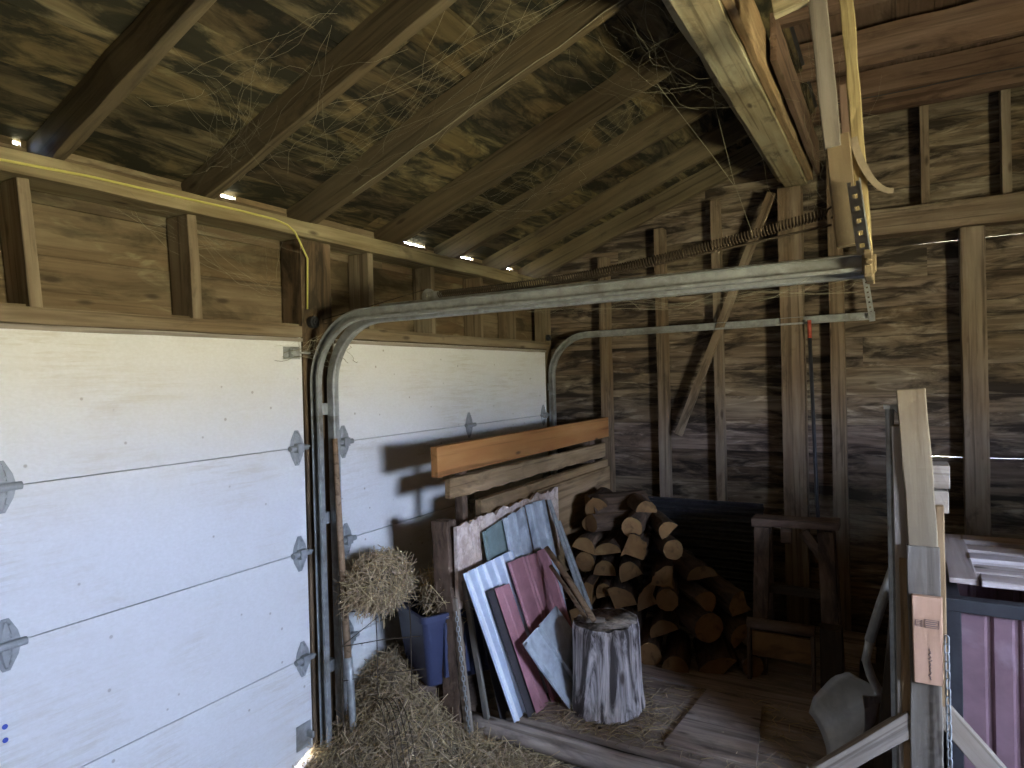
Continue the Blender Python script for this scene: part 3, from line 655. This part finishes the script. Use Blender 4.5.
LOGS = [  # x, z, kind, radius, roll(deg), yaw(deg), label
 (1.13, .19, 'round', .072, 0, 16, 'round log on the platform, low behind the right side of the stump'),
 (1.31, .17, 'half', .085, 80, 12, 'half log at the bottom of the pile right of the stump'), (1.50, .18, 'wedge', .14, 75, 22, 'split wedge at the bottom right of the pile, on the platform'),
 (1.66, .17, 'round', .06, 0, 30, 'thin round log at the lowest outer end of the pile'),
 (.70, .33, 'wedge', .14, 100, 12, 'lowest split log showing between the galvanised strip and the stump'), (.86, .34, 'round', .08, 0, 12, 'round log peeking over the stump top, beside the half-round one'), (1.02, .35, 'half', .09, 95, 14, 'half-round log with a flat base just above the stump top'),
 (1.20, .34, 'half', .085, 88, 16, 'half-round log end right of the stump, flat face down'), (1.40, .36, 'round', .09, 0, 38, 'thick log lying askew with a pale end at the right part of the pile'), (1.57, .35, 'half', .085, 60, 34, 'half log near the right end of the pile, turned sideways'),
 (.68, .50, 'wedge', .13, 85, 10, 'split log touching the lower end of the galvanised strips'), (.81, .50, 'half', .07, 92, 10, 'small half log second from the galvanised strips, one row above the stump top'), (.94, .50, 'wedge', .14, 110, 15, 'split wedge two rows above the stump, its point to the left'), (1.085, .495, 'wedge', .125, 40, 12, 'split wedge just right above the stump, resting on its back'),
 (1.225, .505, 'round', .066, 0, 14, 'round log end right of the stump, halfway up the pile'), (1.38, .51, 'half', .08, 120, 40, 'dim half log behind the askew thick log'), (1.53, .505, 'wedge', .13, 50, 42, 'long split log slanting along the right slope of the pile'),
 (.67, .645, 'round', .065, 0, 10, 'round log close beside the narrow galvanised strips'), (.80, .635, 'half', .085, 90, 12, 'flat half-moon log end in the middle left of the pile'), (.965, .645, 'half', .09, 84, 14, 'wide half-moon log end in the middle of the pile'),
 (1.17, .645, 'wedge', .135, 20, 16, 'bright wedge-shaped log end on the right of the middle rows'), (1.34, .655, 'half', .085, 70, 36, 'dim split log on the upper right slope'),
 (.69, .775, 'half', .085, 88, 10, 'flat half log end under the two round logs'), (.83, .765, 'half', .08, 95, 14, 'shallow half-moon log end, third row from the top'), (1.03, .78, 'wedge', .15, 160, 14, 'big bright wedge log end under the round one'), (1.19, .78, 'round', .062, 0, 30, 'dim round log on the upper right slope'),
 (.68, .895, 'round', .052, 0, 10, 'small round log end at the left of the upper rows'), (.85, .90, 'round', .06, 0, -28, 'round log seen lengthwise, slanting up to the right'), (.985, .905, 'round', .068, 0, 8, 'bright round log end, highest of the round ends'), (1.13, .90, 'half', .07, 60, 30, 'split log at the top of the right slope'),
 (.68, 1.01, 'half', .085, 86, 14, 'half log beside the brown panel, topmost at the panel side of the pile'), (.84, 1.005, 'wedge', .13, 120, -40, 'split log lying crosswise on the upper part of the pile'), (.99, 1.02, 'half', .07, 80, 35, 'half log at the outer end of the top row'),
]
for i, (x, z, kd, r, roll, yaw, lab) in enumerate(LOGS):
    L = rnd(.38, .46); yb = 3.80 + .30 * z + max(0, .25 * (x - 1.2)) + rnd(-.03, .05)
    mb = log_mesh(kd, r, L, 100 + i)
    m = Matrix.Translation((x + .02, yb + L / 2, z)) @ Matrix.Rotation(R(90 + yaw), 4, 'Z') @ Matrix.Rotation(R(roll + rnd(-28, 28)), 4, 'X') @ Matrix.Rotation(R(rnd(-5, 5)), 4, 'Y')
    build(mb, 'firewood_log', [M['logend'], M['bark']], m, label=lab, cat='firewood log', group='stacked firewood')
# ------------------------------------------------------------------ dark things at the back wall
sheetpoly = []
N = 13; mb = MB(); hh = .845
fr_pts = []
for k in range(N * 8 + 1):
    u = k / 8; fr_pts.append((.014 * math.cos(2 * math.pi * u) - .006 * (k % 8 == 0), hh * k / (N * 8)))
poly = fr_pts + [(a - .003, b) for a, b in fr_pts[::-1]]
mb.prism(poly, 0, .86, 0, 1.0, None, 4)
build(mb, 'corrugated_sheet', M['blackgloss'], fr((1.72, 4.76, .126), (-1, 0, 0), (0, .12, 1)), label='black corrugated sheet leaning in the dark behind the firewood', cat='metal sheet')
mb = MB(); mb.tube([(2.03, 4.92, 2.22), (2.03, 4.93, 2.10)], .013, 8, 1); mb.tube([(2.03, 4.93, 2.10), (2.055, 4.90, 1.05), (2.09, 4.85, .0)], .012, 8, 0)
build(mb, 'long_pole', [M['black'], M['redpaint']], I4, smooth=True, label='thin dark pole with a red tip leaning beside the beam post', cat='pole')

t = thing('sawhorse', (2.0, 4.2, .121), 'wooden stand with a flat top rail, darkened for the shadowed back', 'stand')
board('top_rail', (1.77, 4.2, .985), (2.24, 4.2, 1.0), .14, .045, Y_AX, M['rough'], t)  # dark wood on the stand takes the place of shade back here
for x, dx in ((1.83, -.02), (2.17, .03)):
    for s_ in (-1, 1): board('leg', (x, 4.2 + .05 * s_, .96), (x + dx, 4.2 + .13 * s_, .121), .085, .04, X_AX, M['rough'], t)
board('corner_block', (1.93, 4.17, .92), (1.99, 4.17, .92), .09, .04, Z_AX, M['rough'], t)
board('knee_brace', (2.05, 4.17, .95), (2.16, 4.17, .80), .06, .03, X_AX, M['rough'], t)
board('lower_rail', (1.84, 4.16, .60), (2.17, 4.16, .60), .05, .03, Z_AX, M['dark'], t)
t = thing('wooden_trough', (1.94, 3.95, .121), 'low yellowish wooden box front below the darkened stand', 'box')
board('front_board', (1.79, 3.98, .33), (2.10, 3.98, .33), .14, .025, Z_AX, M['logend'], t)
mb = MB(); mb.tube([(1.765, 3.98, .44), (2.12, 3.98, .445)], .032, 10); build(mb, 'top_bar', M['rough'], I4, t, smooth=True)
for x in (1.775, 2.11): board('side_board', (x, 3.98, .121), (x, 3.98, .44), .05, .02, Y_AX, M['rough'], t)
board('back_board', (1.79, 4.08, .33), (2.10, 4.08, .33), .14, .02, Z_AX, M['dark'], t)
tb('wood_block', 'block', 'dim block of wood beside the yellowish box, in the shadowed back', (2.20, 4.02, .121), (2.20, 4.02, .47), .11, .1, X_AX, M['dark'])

# ------------------------------------------------------------------ gate post built up of boards
t = thing('gate_post', (2.58, 2.4, 0), 'built-up weathered post of several nailed boards at the side of the pallet', 'post')
board('upper_board', (2.600, 2.402, 1.33), (2.575, 2.402, 1.815), .078, .04, X_AX, M['tanpost'], t, seg=6)
board('lower_board', (2.598, 2.398, .0), (2.597, 2.398, 1.335), .084, .045, X_AX, M['grey'], t, seg=12, jit=.003)
board('back_stud', (2.545, 2.44, .0), (2.543, 2.44, 1.70), .045, .09, X_AX, M['palegrey'], t)
board('back_stud', (2.560, 2.43, .55), (2.556, 2.43, 1.29), .05, .075, X_AX, M['tan'], t)
board('side_board', (2.646, 2.43, .85), (2.642, 2.43, 1.46), .022, .09, X_AX, M['tan'], t)
pk = board('patch_board', (2.604, 2.36, .925), (2.604, 2.36, 1.19), .078, .022, X_AX, M['pink'], t, label='pinkish stamped board')
mb = MB()
def rect(mb, a0, a1, b0, b1, e=.0018):
    for lo, hi in (((a0, b0), (a1, b0 + e)), ((a0, b1 - e), (a1, b1)), ((a0, b0), (a0 + e, b1)), ((a1 - e, b0), (a1, b1))):
        mb.box((lo[0], 0, lo[1]), (hi[0], .0008, hi[1]))
def ink(mb, name, lab): build(mb, name, M['ink'], Matrix.Translation((0, 2.3478, 0)), pk, label=lab)
rect(mb, 2.573, 2.591, 1.098, 1.118)
for k in range(3): mb.box((2.577, 0, 1.102 + k * .005), (2.587, .0008, 1.104 + k * .005))
ink(mb, 'stamp', 'small faded ink stamp'); mb = MB()
rect(mb, 2.597, 2.634, 1.097, 1.122)
for k in range(3): mb.box((2.600, 0, 1.102 + k * .006), (2.630 - .004 * (k % 2), .0008, 1.105 + k * .006))
ink(mb, 'stamp', 'wider faded ink stamp'); mb = MB()
pts = [(2.609 + .010 * noise.noise(V((k * .8, 1, 2))), .0004, 1.035 - .0045 * k) for k in range(22)]
mb.tube(pts, .0016, 4); ink(mb, 'worm_track', 'dark wandering worm track')
board('cleat_block', (2.615, 2.46, 1.545), (2.672, 2.46, 1.545), .07, .11, Z_AX, M['palegrey'], t)
board('cleat_block', (2.617, 2.46, 1.468), (2.668, 2.46, 1.468), .068, .1, Z_AX, M['palegrey'], t)
mb = MB(); mb.tube([(2.514, 2.42, .0), (2.516, 2.42, 1.755)], .012, 8); mb.box((2.50, 2.40, 1.752), (2.538, 2.44, 1.765)); mb.obox((2.545, 2.42, 1.735), ((1, 0, -1.3), (0, 1, 0), (1.3, 0, 1)), (.03, .012, .003))
build(mb, 'steel_stake', M['steel'], I4, t)
board('diagonal_brace', (2.568, 2.40, .79), (2.28, 2.40, .53), .062, .04, Z_AX, M['palegrey'], t)
board('diagonal_brace', (2.62, 2.43, .84), (2.86, 2.43, .56), .062, .04, Z_AX, M['palegrey'], t)
board('foot', (2.28, 2.40, .56), (2.28, 2.40, 0), .06, .04, X_AX, M['palegrey'], t); board('foot', (2.855, 2.43, .59), (2.855, 2.43, 0), .05, .04, X_AX, M['palegrey'], t)
mb = MB(); chain(mb, (2.652, 2.352, 1.08), (2.655, 2.352, .40), 26)
centred(mb, 'chain', M['steel'], True, label='steel chain hanging down the right edge of the built-up post', cat='chain')

# pallet on a crate with a maroon panel
t = thing('pallet', (2.95, 3.05, 1.13), 'weathered slatted wooden pallet lying on the black framed crate', 'pallet')
board('end_board', (2.722, 2.70, 1.155), (2.722, 3.40, 1.155), .085, .02, X_AX, M['lilac'], t)
for k, y in enumerate((2.735, 2.875, 3.03, 3.19, 3.345)):
    board('slat', (2.70 + (.06 if k else .07), y, 1.158 - .006 * (k % 2)), (3.22, y - .01, 1.158 - .006 * (k % 2)), .095, .02, Y_AX, M['lilac'], t, jit=.002)
for x in (2.725, 3.08): board('stringer', (x + .08, 2.98, 1.117), (x + .08, 3.34, 1.117), .05, .035, Z_AX, M['lilac'], t)
t = thing('panelled_crate', (3.2, 3.05, 0), 'black framed crate with ribbed maroon metal sides, under the pallet', 'crate')
for x in (2.69, 3.20):
    for y in (2.73, 3.37): board('corner_post', (x, y, 0), (x, y, 1.09), .045, .045, X_AX, M['black'], t)
for y in (2.73, 3.37):
    board('top_rail', (2.665, y, 1.068), (3.225, y, 1.068), .045, .05, Z_AX, M['black'], t)
for x in (2.69, 3.20): board('top_rail', (x, 2.75, 1.068), (x, 3.35, 1.068), .045, .05, Z_AX, M['black'], t)
def ribbed(name, p0, X, W, H, parent, lab=None):
    prof = [(0, 0)]; 
    for c in [W * q / round(W / .077) for q in range(1, round(W / .077))]:
        prof += [(-.0, c - .014), (-.010, c - .006), (-.010, c + .006), (0, c + .014)]
    prof.append((0, W)); poly = prof + [(a + .003, b) for a, b in prof[::-1]]
    mb = MB(); mb.prism(poly, 0, H, 0, 1.0, None, 3)
    return build(mb, name, M['crate'], fr(p0, Z_AX, X), parent, label=lab)
M['crate'] = plain('dusty_maroon_sheet', (.20, .12, .13), .42, .25, .2, 9, .04, (.38, .29, .32))
ribbed('front_panel', (2.715, 2.742, .03), X_AX, .46, 1.005, t)
ribbed('side_panel', (2.715, 3.35, .03), -Y_AX, .6, 1.0, t)
ribbed('back_panel', (3.175, 3.36, .03), -X_AX, .46, 1.0, t)
# unseen board wall added beyond the crate to shade the back corner
siding('wall_light_block', M['back'], frame_m((3.29, 2.78, 0), (1, 0, 0), (0, -1, 0), (0, 0, 1)), 1.70, 1.50, bh=.2)

# ------------------------------------------------------------------ scoop shovel
t = thing('scoop_shovel', (2.15, 3.35, 0), 'worn metal scoop shovel leaning behind the built-up post', 'shovel')
ux = V((.32, -.15, .37)).normalized(); wx = V((-.12, .21, .147)); wx = (wx - ux * wx.dot(ux)).normalized(); nx = ux.cross(wx)
if nx.y > 0: nx = -nx
base = V((2.215, 3.33, .19)); rows = []
LB = .44; NB = 12; NW = 14
for a in range(NB + 1):
    u = a / NB; hw = .15 * (1 - .08 * u) * (math.sqrt(max(.04, 1 - ((u - .5) / .5) ** 2 * .92)) if u > .5 else 1 - .25 * max(0, .15 - u) / .15)
    rows.append([base + ux * (u * LB) + wx * (hw * (2 * b / NW - 1)) + nx * (.105 * abs(2 * b / NW - 1) ** 2.6 * min(1, .35 + u) + .06 * max(0, u - .75) / .25) for b in range(NW + 1)])
mb = MB(); th = nx * -.003; nn = NW + 1
vs = [p for r in rows for p in r] + [p + th for r in rows for p in r]; off = nn * (NB + 1); fs = []
for a in range(NB):
    for b in range(NW):
        i = a * nn + b; fs += [(i, i + 1, i + nn + 1, i + nn), (off + i + 1, off + i, off + i + nn, off + i + nn + 1)]
rim = [b for b in range(nn)] + [a * nn + NW for a in range(1, NB + 1)] + [NB * nn + b for b in range(NW - 1, -1, -1)] + [a * nn for a in range(NB - 1, 0, -1)]
for k in range(len(rim)):
    i, j = rim[k], rim[(k + 1) % len(rim)]; fs.append((i, off + i, off + j, j))
mb.add(vs, fs); build(mb, 'blade', M['scoop'], I4, t, smooth=True)
top = base + ux * (LB * .98) + nx * .05
q1, h0, h1 = V((2.408, 3.04, .70)), V((2.425, 3.0, .80)), V((2.515, 2.89, 1.13))
mb = MB(); mb.tube([base + ux * (LB * .74) + nx * .004, base + ux * (LB * .88) + nx * .03, top, top.lerp(q1, .5) + V((-.006, 0, 0)), q1, h0], [.012, .019, .02, .018, .0165, .017], 10)
build(mb, 'socket', M['scoop'], I4, t, smooth=True)
mb = MB(); mb.tube([h0, h0.lerp(h1, .5) + V((0, 0, .005)), h1], [.020, .0195, .018], 10); build(mb, 'handle', M['scoophandle'], I4, t, smooth=True)
tb('leaning_lath', 'board', 'dark narrow board leaning behind the built-up post, next to the scoop shovel', (2.44, 3.12, 0), (2.56, 2.75, 1.25), .07, .02, X_AX, M['dark'])

# ------------------------------------------------------------------ tool leaning at the door post, hay, tub, wire
t = thing('garden_tool', (.15, 2.43, .02), 'long-handled garden tool leaning head-down against the door tracks, in the hay', 'garden tool')
mb = MB(); mb.tube([(.095, 2.447, 1.60), (.115, 2.445, 1.1), (.15, 2.44, .50)], [.013, .016, .018], 10); build(mb, 'handle', M['handle'], I4, t, smooth=True)
mb = MB(); mb.tube([(.15, 2.44, .515), (.16, 2.44, .4), (.175, 2.435, .2), (.19, 2.43, .03)], [.020, .0195, .017, .02], 10); build(mb, 'socket', M['steel'], I4, t, smooth=True)

# blue tub, turned a little
K = V((.45, 2.665, 0)); u = V((-.89, .45, 0)).normalized(); v = V((.45, .89, 0)).normalized()
def tubring(z, inset, W=.37, D=.5, n=6):
    c = K + u * (W / 2) + v * (D / 2); out = []
    hx, hy, r = W / 2 - inset, D / 2 - inset, .03
    for sx, sy, a0 in ((1, 1, 0), (-1, 1, 90), (-1, -1, 180), (1, -1, 270)):
        for q in range(n):
            a = R(a0 + 90 * q / (n - 1)); out.append(c + u * (sx * (hx - r) + r * math.cos(a)) + v * (sy * (hy - r) + r * math.sin(a)) + V((0, 0, z)))
    return out
t = thing('plastic_tub', K + V((-.1, .3, .30)), 'blue plastic tub full of hay standing between door and rough post', 'tub')
mb = MB(); mb.loft([tubring(.30, .05), tubring(.305, .045), tubring(.5, .02), tubring(.67, .003), tubring(.675, .012), tubring(.5, .028), tubring(.32, .05)], 0, 1.0, True)
build(mb, 'body', M['tub'], I4, t, smooth=False, bevel=0)
mb = MB(); mb.loft([tubring(.655, .002), tubring(.655, -.014), tubring(.685, -.014), tubring(.685, .002)], closed=True); build(mb, 'rim', M['tub'], I4, t)
mb = MB()
for q in (.13, .25, .37): 
    a = K + v * q - u * 0 ; mb.obox(a + V((0, 0, .49)) + u * .012, (u, v, Z_AX), (.012, .012, .14))
build(mb, 'rib', M['tub'], I4, t)
# what the tub stands on: a low crate of boards hidden by hay
tb('prop_board', 'board', 'rough board under the blue tub, half buried in hay', (.22, 2.62, .15), (.45, 3.1, .15), .29, .18, Z_AX, M['rough'])

def strands(mb, n, pos, length=(.08, .22), r=(.0009, .0022), flat=.5, bend=.25, mi=0, tr=(.55, 1.25)):
    for _ in range(n):
        p, nrm = pos(); L = rnd(*length)
        d = V((random.gauss(0, 1), random.gauss(0, 1), random.gauss(0, 1)))
        d = (d - nrm * d.dot(nrm) * (1 - flat)).normalized()
        b = V((random.gauss(0, 1), random.gauss(0, 1), random.gauss(0, 1))) * bend * L
        q0, q1, q2 = p - d * L / 2, p + b * .4, p + d * L / 2 - V((0, 0, abs(b.z) * .4))
        lo = FLO
        q0.z, q1.z, q2.z = max(q0.z, lo), max(q1.z, lo), max(q2.z, lo)
        mb.tube([q0, q1, q2], rnd(*r), 3, mi, (lambda k: (k, k * rnd(.9, 1.0), k * rnd(.75, 1.0)))(rnd(*tr)), False)
FLO = .004
def hz(x, y):
    return .36 * math.exp(-((x - .12) / .24) ** 2 - ((y - 2.80) / .36) ** 2) + .20 * math.exp(-((x - .42) / .24) ** 2 - ((y - 2.58) / .25) ** 2) + .05 * math.exp(-((x - .75) / .35) ** 2 - ((y - 2.55) / .35) ** 2) - .012
def hpos(x0, x1, y0, y1):
    def f():
        while True:
            x, y = rnd(x0, x1), rnd(y0, y1); z = hz(x, y)
            if z > 0 or random.random() < .25: break
        e = .02; nrm = V((-(hz(x + e, y) - z) / e, -(hz(x, y + e) - z) / e, 1)).normalized()
        return V((x, y, max(z, 0) + .008)), nrm
    return f
mb = MB(); n = 40; x0, x1, y0, y1 = .01, 1.15, 2.12, 3.3
vs = [(x0 + (x1 - x0) * i / n, y0 + (y1 - y0) * j / n, max(-.02, hz(x0 + (x1 - x0) * i / n, y0 + (y1 - y0) * j / n) + .015 * noise.noise(V((i * .9, j * .9, 0))))) for j in range(n + 1) for i in range(n + 1)]
mb.add(vs, [(j * (n + 1) + i, j * (n + 1) + i + 1, (j + 1) * (n + 1) + i + 1, (j + 1) * (n + 1) + i) for j in range(n) for i in range(n)], 0, .7)
strands(mb, 5200, hpos(.01, 1.1, 2.15, 3.1), mi=1, tr=(.4, 1.05))
build(mb, 'hay_pile', [M['hay'], M['straw']], label='pile of loose hay on the floor between the garage door and the rough post', cat='hay', kind='stuff')
def clump(name, label, c, rad, n, hang=0):
    mb = MB(); c = V(c); nu, nv = 20, 12; rings = []
    for j in range(nv + 1):
        ph = math.pi * (j + .02) / (nv + .04) - math.pi / 2
        ring = []
        for i in range(nu):
            a = 2 * math.pi * i / nu; d = V((math.cos(ph) * math.cos(a), math.cos(ph) * math.sin(a), math.sin(ph)))
            k = .86 * (1 + .25 * noise.noise(d * 2.2 + c * 3)); ring.append(c + V((d.x * rad[0], d.y * rad[1], d.z * rad[2])) * k)
        rings.append(ring)
    mb.loft(rings, 0, .6)
    def f():
        d = V((random.gauss(0, 1), random.gauss(0, 1), random.gauss(0, 1))).normalized()
        return c + V((d.x * rad[0], d.y * rad[1], d.z * rad[2])) * rnd(.85, 1.08), d
    strands(mb, n, f, (.06, .18), mi=1)
    def g():
        d = V((random.gauss(0, 1), random.gauss(0, 1), -abs(random.gauss(.2, .6)))).normalized()
        return c + V((d.x * rad[0], d.y * rad[1], d.z * rad[2])) * rnd(.9, 1.1), V((1, 0, 0))
    if hang: strands(mb, hang, g, (.1, .22), mi=1)
    return build(mb, name, [M['hay'], M['straw']], label=label, cat='hay', kind='stuff', smooth=False)
clump('hay_clump', 'clump of hay spilling over the edge of the blue tub', (.225, 2.60, .865), (.12, .18, .125), 1700, 420)
clump('hay_filling', 'hay filling the blue tub behind the spilling clump', K + u * .18 + v * .30 + V((0, 0, .74)), (.19, .24, .14), 1200)
# loose straw on the platform and dirt floor
mb = MB(); FLO = .002
def fpos():
    x, y = rnd(.45, 1.7), rnd(2.2, 2.87); return V((x, y, .006)), Z_AX
strands(mb, 1500, fpos, (.04, .16), flat=.15, mi=0, tr=(.4, 1.0))
FLO = .124
def ppos():
    if random.random() < .6:
        a = rnd(0, 6.28); rr = abs(random.gauss(.2, .12)); x, y = 1.17 + rr * math.cos(a) * 1.4, 3.25 + rr * math.sin(a)
        if y < 3.0: y = rnd(3.0, 3.1)
    else: x, y = rnd(.6, 2.2), rnd(3.0, 3.7)
    return V((x, y, .127)), Z_AX
strands(mb, 900, ppos, (.03, .13), flat=.1, mi=0, tr=(.4, 1.0))
build(mb, 'loose_straw', M['straw'], label='loose straw scattered over the dirt floor and the platform boards', cat='straw', kind='stuff')
FLO = -9

# wire mesh panel in front of the tub
t = MB(); A, B = V((.145, 2.40, 0)), V((.47, 2.80, 0))
for k in range(4):
    p = A.lerp(B, k / 3); t.tube([p + V((0, 0, .15)), p + V((.004, 0, .6)), p + V((0, 0, .93 if k == 0 else .75))], .0028 if k else .0042, 5)
for z in (.40, .57, .735):
    t.tube([A + V((0, 0, z + .01)), A.lerp(B, .4) + V((0, 0, z + .012)), B + V((0, 0, z - .01))], .0026, 5)
t.tube([A + V((0, 0, .58)), A.lerp(B, .5) + V((0, 0, .75))], .0018, 4)
centred(t, 'wire_fence_panel', M['dark'], label='rusty wire fence panel standing in the hay before the blue tub', cat='wire fence')
t = MB()
for k in range(5):
    c = V((.36 + .016 * k, 2.42 + .022 * k, .07)); r = .30 - .006 * k
    t.tube([c + V((r * math.cos(a) * .75, r * math.cos(a) * -.55, r * math.sin(a) * .9)) for a in [R(20 + 150 * q / 12) for q in range(13)]], .002, 5)
centred(t, 'wire_coil', M['dark'], label='bent rusty wire loops lying over the hay at the foot of the door', cat='wire')

# ------------------------------------------------------------------ cobwebs: clusters of dusty threads
def web(name, label, anchors, n, sag=.06, spread=.12, r=.00045):
    mb = MB()
    for _ in range(int(n * .6)):
        a, b = random.sample(anchors, 2); a = V(a) + V((random.gauss(0, spread), random.gauss(0, spread), random.gauss(0, spread * .5))); b = V(b) + V((random.gauss(0, spread), random.gauss(0, spread), random.gauss(0, spread * .5)))
        a.z = min(a.z, roofz(a.x) + .11) if a.x < 2.0 else min(a.z, 3.75); b.z = min(b.z, roofz(b.x) + .11) if b.x < 2.0 else min(b.z, 3.75)
        a.x, b.x = max(a.x, -.1), max(b.x, -.1)
        s_ = rnd(.2, 1) * sag; k = rnd(.6, 1.2); so = rnd(0, 90); am = min(.045, .18 * (b - a).length)
        def wob(q): return V((noise.noise(V((so, q * .34, 0))), noise.noise(V((so, q * .34, 5))), noise.noise(V((so, q * .34, 9))))) * am
        mb.tube([a.lerp(b, q / 11) + wob(q) - V((0, 0, s_ * math.sin(math.pi * q / 11))) for q in range(12)], r * rnd(.5, 1.4), 3, 0, k, False)
    return build(mb, name, M['web'], label=label, cat='cobweb', kind='stuff')
def rp(x, y, d=-.0): return (x, y, roofz(x) + d)
web('cobweb', 'dusty cobweb threads under the roof beside the second rafter', [rp(.15, 1.75), rp(.5, 1.6, .1), rp(.9, 1.7, .12), rp(.4, 1.45, .12), rp(.2, 1.95, .05)], 60)
web('cobweb', 'dusty cobweb threads along the rafter beside the door post', [rp(.5, 2.3, .1), rp(1.0, 2.2, .1), rp(1.5, 2.35, .08), rp(.3, 2.1, .1), rp(1.3, 2.0, .1)], 60)
web('cobweb', 'wispy cobwebs between the rafters over the second garage door', [rp(.5, 3.1, .05), rp(1.0, 3.4, .1), rp(.8, 3.7, .0), rp(1.5, 3.2, .08), rp(.4, 3.4, .1)], 45)
web('cobweb', 'wispy cobwebs hanging beside the overhead beam', [(1.86, 2.7, 3.2), (1.6, 2.6, 3.25), (1.88, 3.2, 3.18), (1.5, 2.9, 3.22), (1.75, 2.4, 3.3)], 45)
web('cobweb', 'cobwebs stretched from the beam end to the rail hanger', [(2.1, 4.4, 3.2), (2.06, 4.8, 3.15), (2.15, 3.6, 3.4), (2.3, 3.0, 3.0), (2.08, 4.9, 3.0)], 45)
web('cobweb', 'cobweb threads draped along the underside of the double rail', [(1.2, 2.45, 2.16), (1.6, 2.42, 2.16), (2.0, 2.4, 2.17), (2.3, 2.42, 2.18), (2.42, 2.45, 2.17)], 30, .05, .015)
web('cobweb', 'dusty threads and straw caught at the top of the door post', [(.05, 2.3, 2.05), (.09, 2.45, 1.98), (.06, 2.55, 2.08), (.1, 2.38, 2.12), (.03, 2.15, 2.02)], 40, .03, .04, .001)
web('cobweb', 'cobwebs under the wall plate over the wide garage door', [(-.05, 1.7, 2.55), (-.1, 1.95, 2.5), (-.05, 2.25, 2.58), (-.1, 2.2, 2.35), (-.05, 1.5, 2.6)], 40, .05, .05)
mb = MB(); mb.tube([(1.72, 3.6, 3.36), (1.80, 3.72, 2.9), (1.87, 3.85, 2.62)], .0012, 4); mb.tube([(1.55, 3.1, 3.3), (1.72, 3.6, 3.02), (1.80, 3.72, 2.88)], .0012, 4)
centred(mb, 'hanging_string', M['web'], label='thin pale string dangling from the roof beside the overhead beam', cat='string')

# ------------------------------------------------------------------ daylight: sky and sunlit ground outside the unseen wall opening
w = bpy.data.worlds.new('World'); bpy.context.scene.world = w; w.use_nodes = True
nt = w.node_tree; bg = nt.nodes['Background']
tc = nt.nodes.new('ShaderNodeTexCoord'); sp = nt.nodes.new('ShaderNodeSeparateXYZ'); nt.links.new(tc.outputs['Generated'], sp.inputs[0])
mr = nt.nodes.new('ShaderNodeMapRange'); mr.inputs[1].default_value = -.5; mr.inputs[2].default_value = .5
nt.links.new(sp.outputs['Z'], mr.inputs[0])
cr = nt.nodes.new('ShaderNodeValToRGB'); e = cr.color_ramp.elements
e[0].position = .0; e[0].color = (1.0, .93, .62, 1); e[1].position = 1; e[1].color = (.70, .90, 1.35, 1)
for p, c in ((.44, (.98, .93, .66, 1)), (.50, (.88, .89, .78, 1)), (.56, (.74, .90, 1.28, 1))):
    q = e.new(p); q.color = c
nt.links.new(mr.outputs[0], cr.inputs[0]); nt.links.new(cr.outputs[0], bg.inputs[0]); bg.inputs[1].default_value = 158
la = bpy.data.lights.new('daylight_portal', 'AREA'); la.shape = 'RECTANGLE'; la.size = OP[1] - OP[0]; la.size_y = OP[3] - OP[2]; la.cycles.is_portal = True
lo = bpy.data.objects.new('daylight_portal', la); C.objects.link(lo)
lo.matrix_world = frame_m((4.995, (OP[0] + OP[1]) / 2, (OP[2] + OP[3]) / 2), (0, 1, 0), (0, 0, 1), (1, 0, 0))

# ------------------------------------------------------------------ camera
cd = bpy.data.cameras.new('camera'); cam = bpy.data.objects.new('camera', cd); C.objects.link(cam)
cd.sensor_width = 36; cd.lens = 668.0 / 1024 * 36; cd.clip_start = .05
Rm = Matrix.Rotation(R(30), 3, 'Z') @ Matrix.Rotation(R(-.5), 3, 'X') @ Matrix.Rotation(R(1.5), 3, 'Y')
cx, cy, cz = Rm.col[0], Rm.col[1], Rm.col[2]
cam.matrix_world = frame_m((2.54, 0, 1.88), cx, cz, -cy)
sc = bpy.context.scene; sc.camera = cam
sc.view_settings.view_transform = 'Standard'; sc.view_settings.look = 'None'; sc.view_settings.gamma = 1; sc.view_settings.exposure = -.05
sc.cycles.max_bounces = 8; sc.cycles.diffuse_bounces = 6; sc.cycles.sample_clamp_indirect = 6
sc.cycles.use_denoising = True
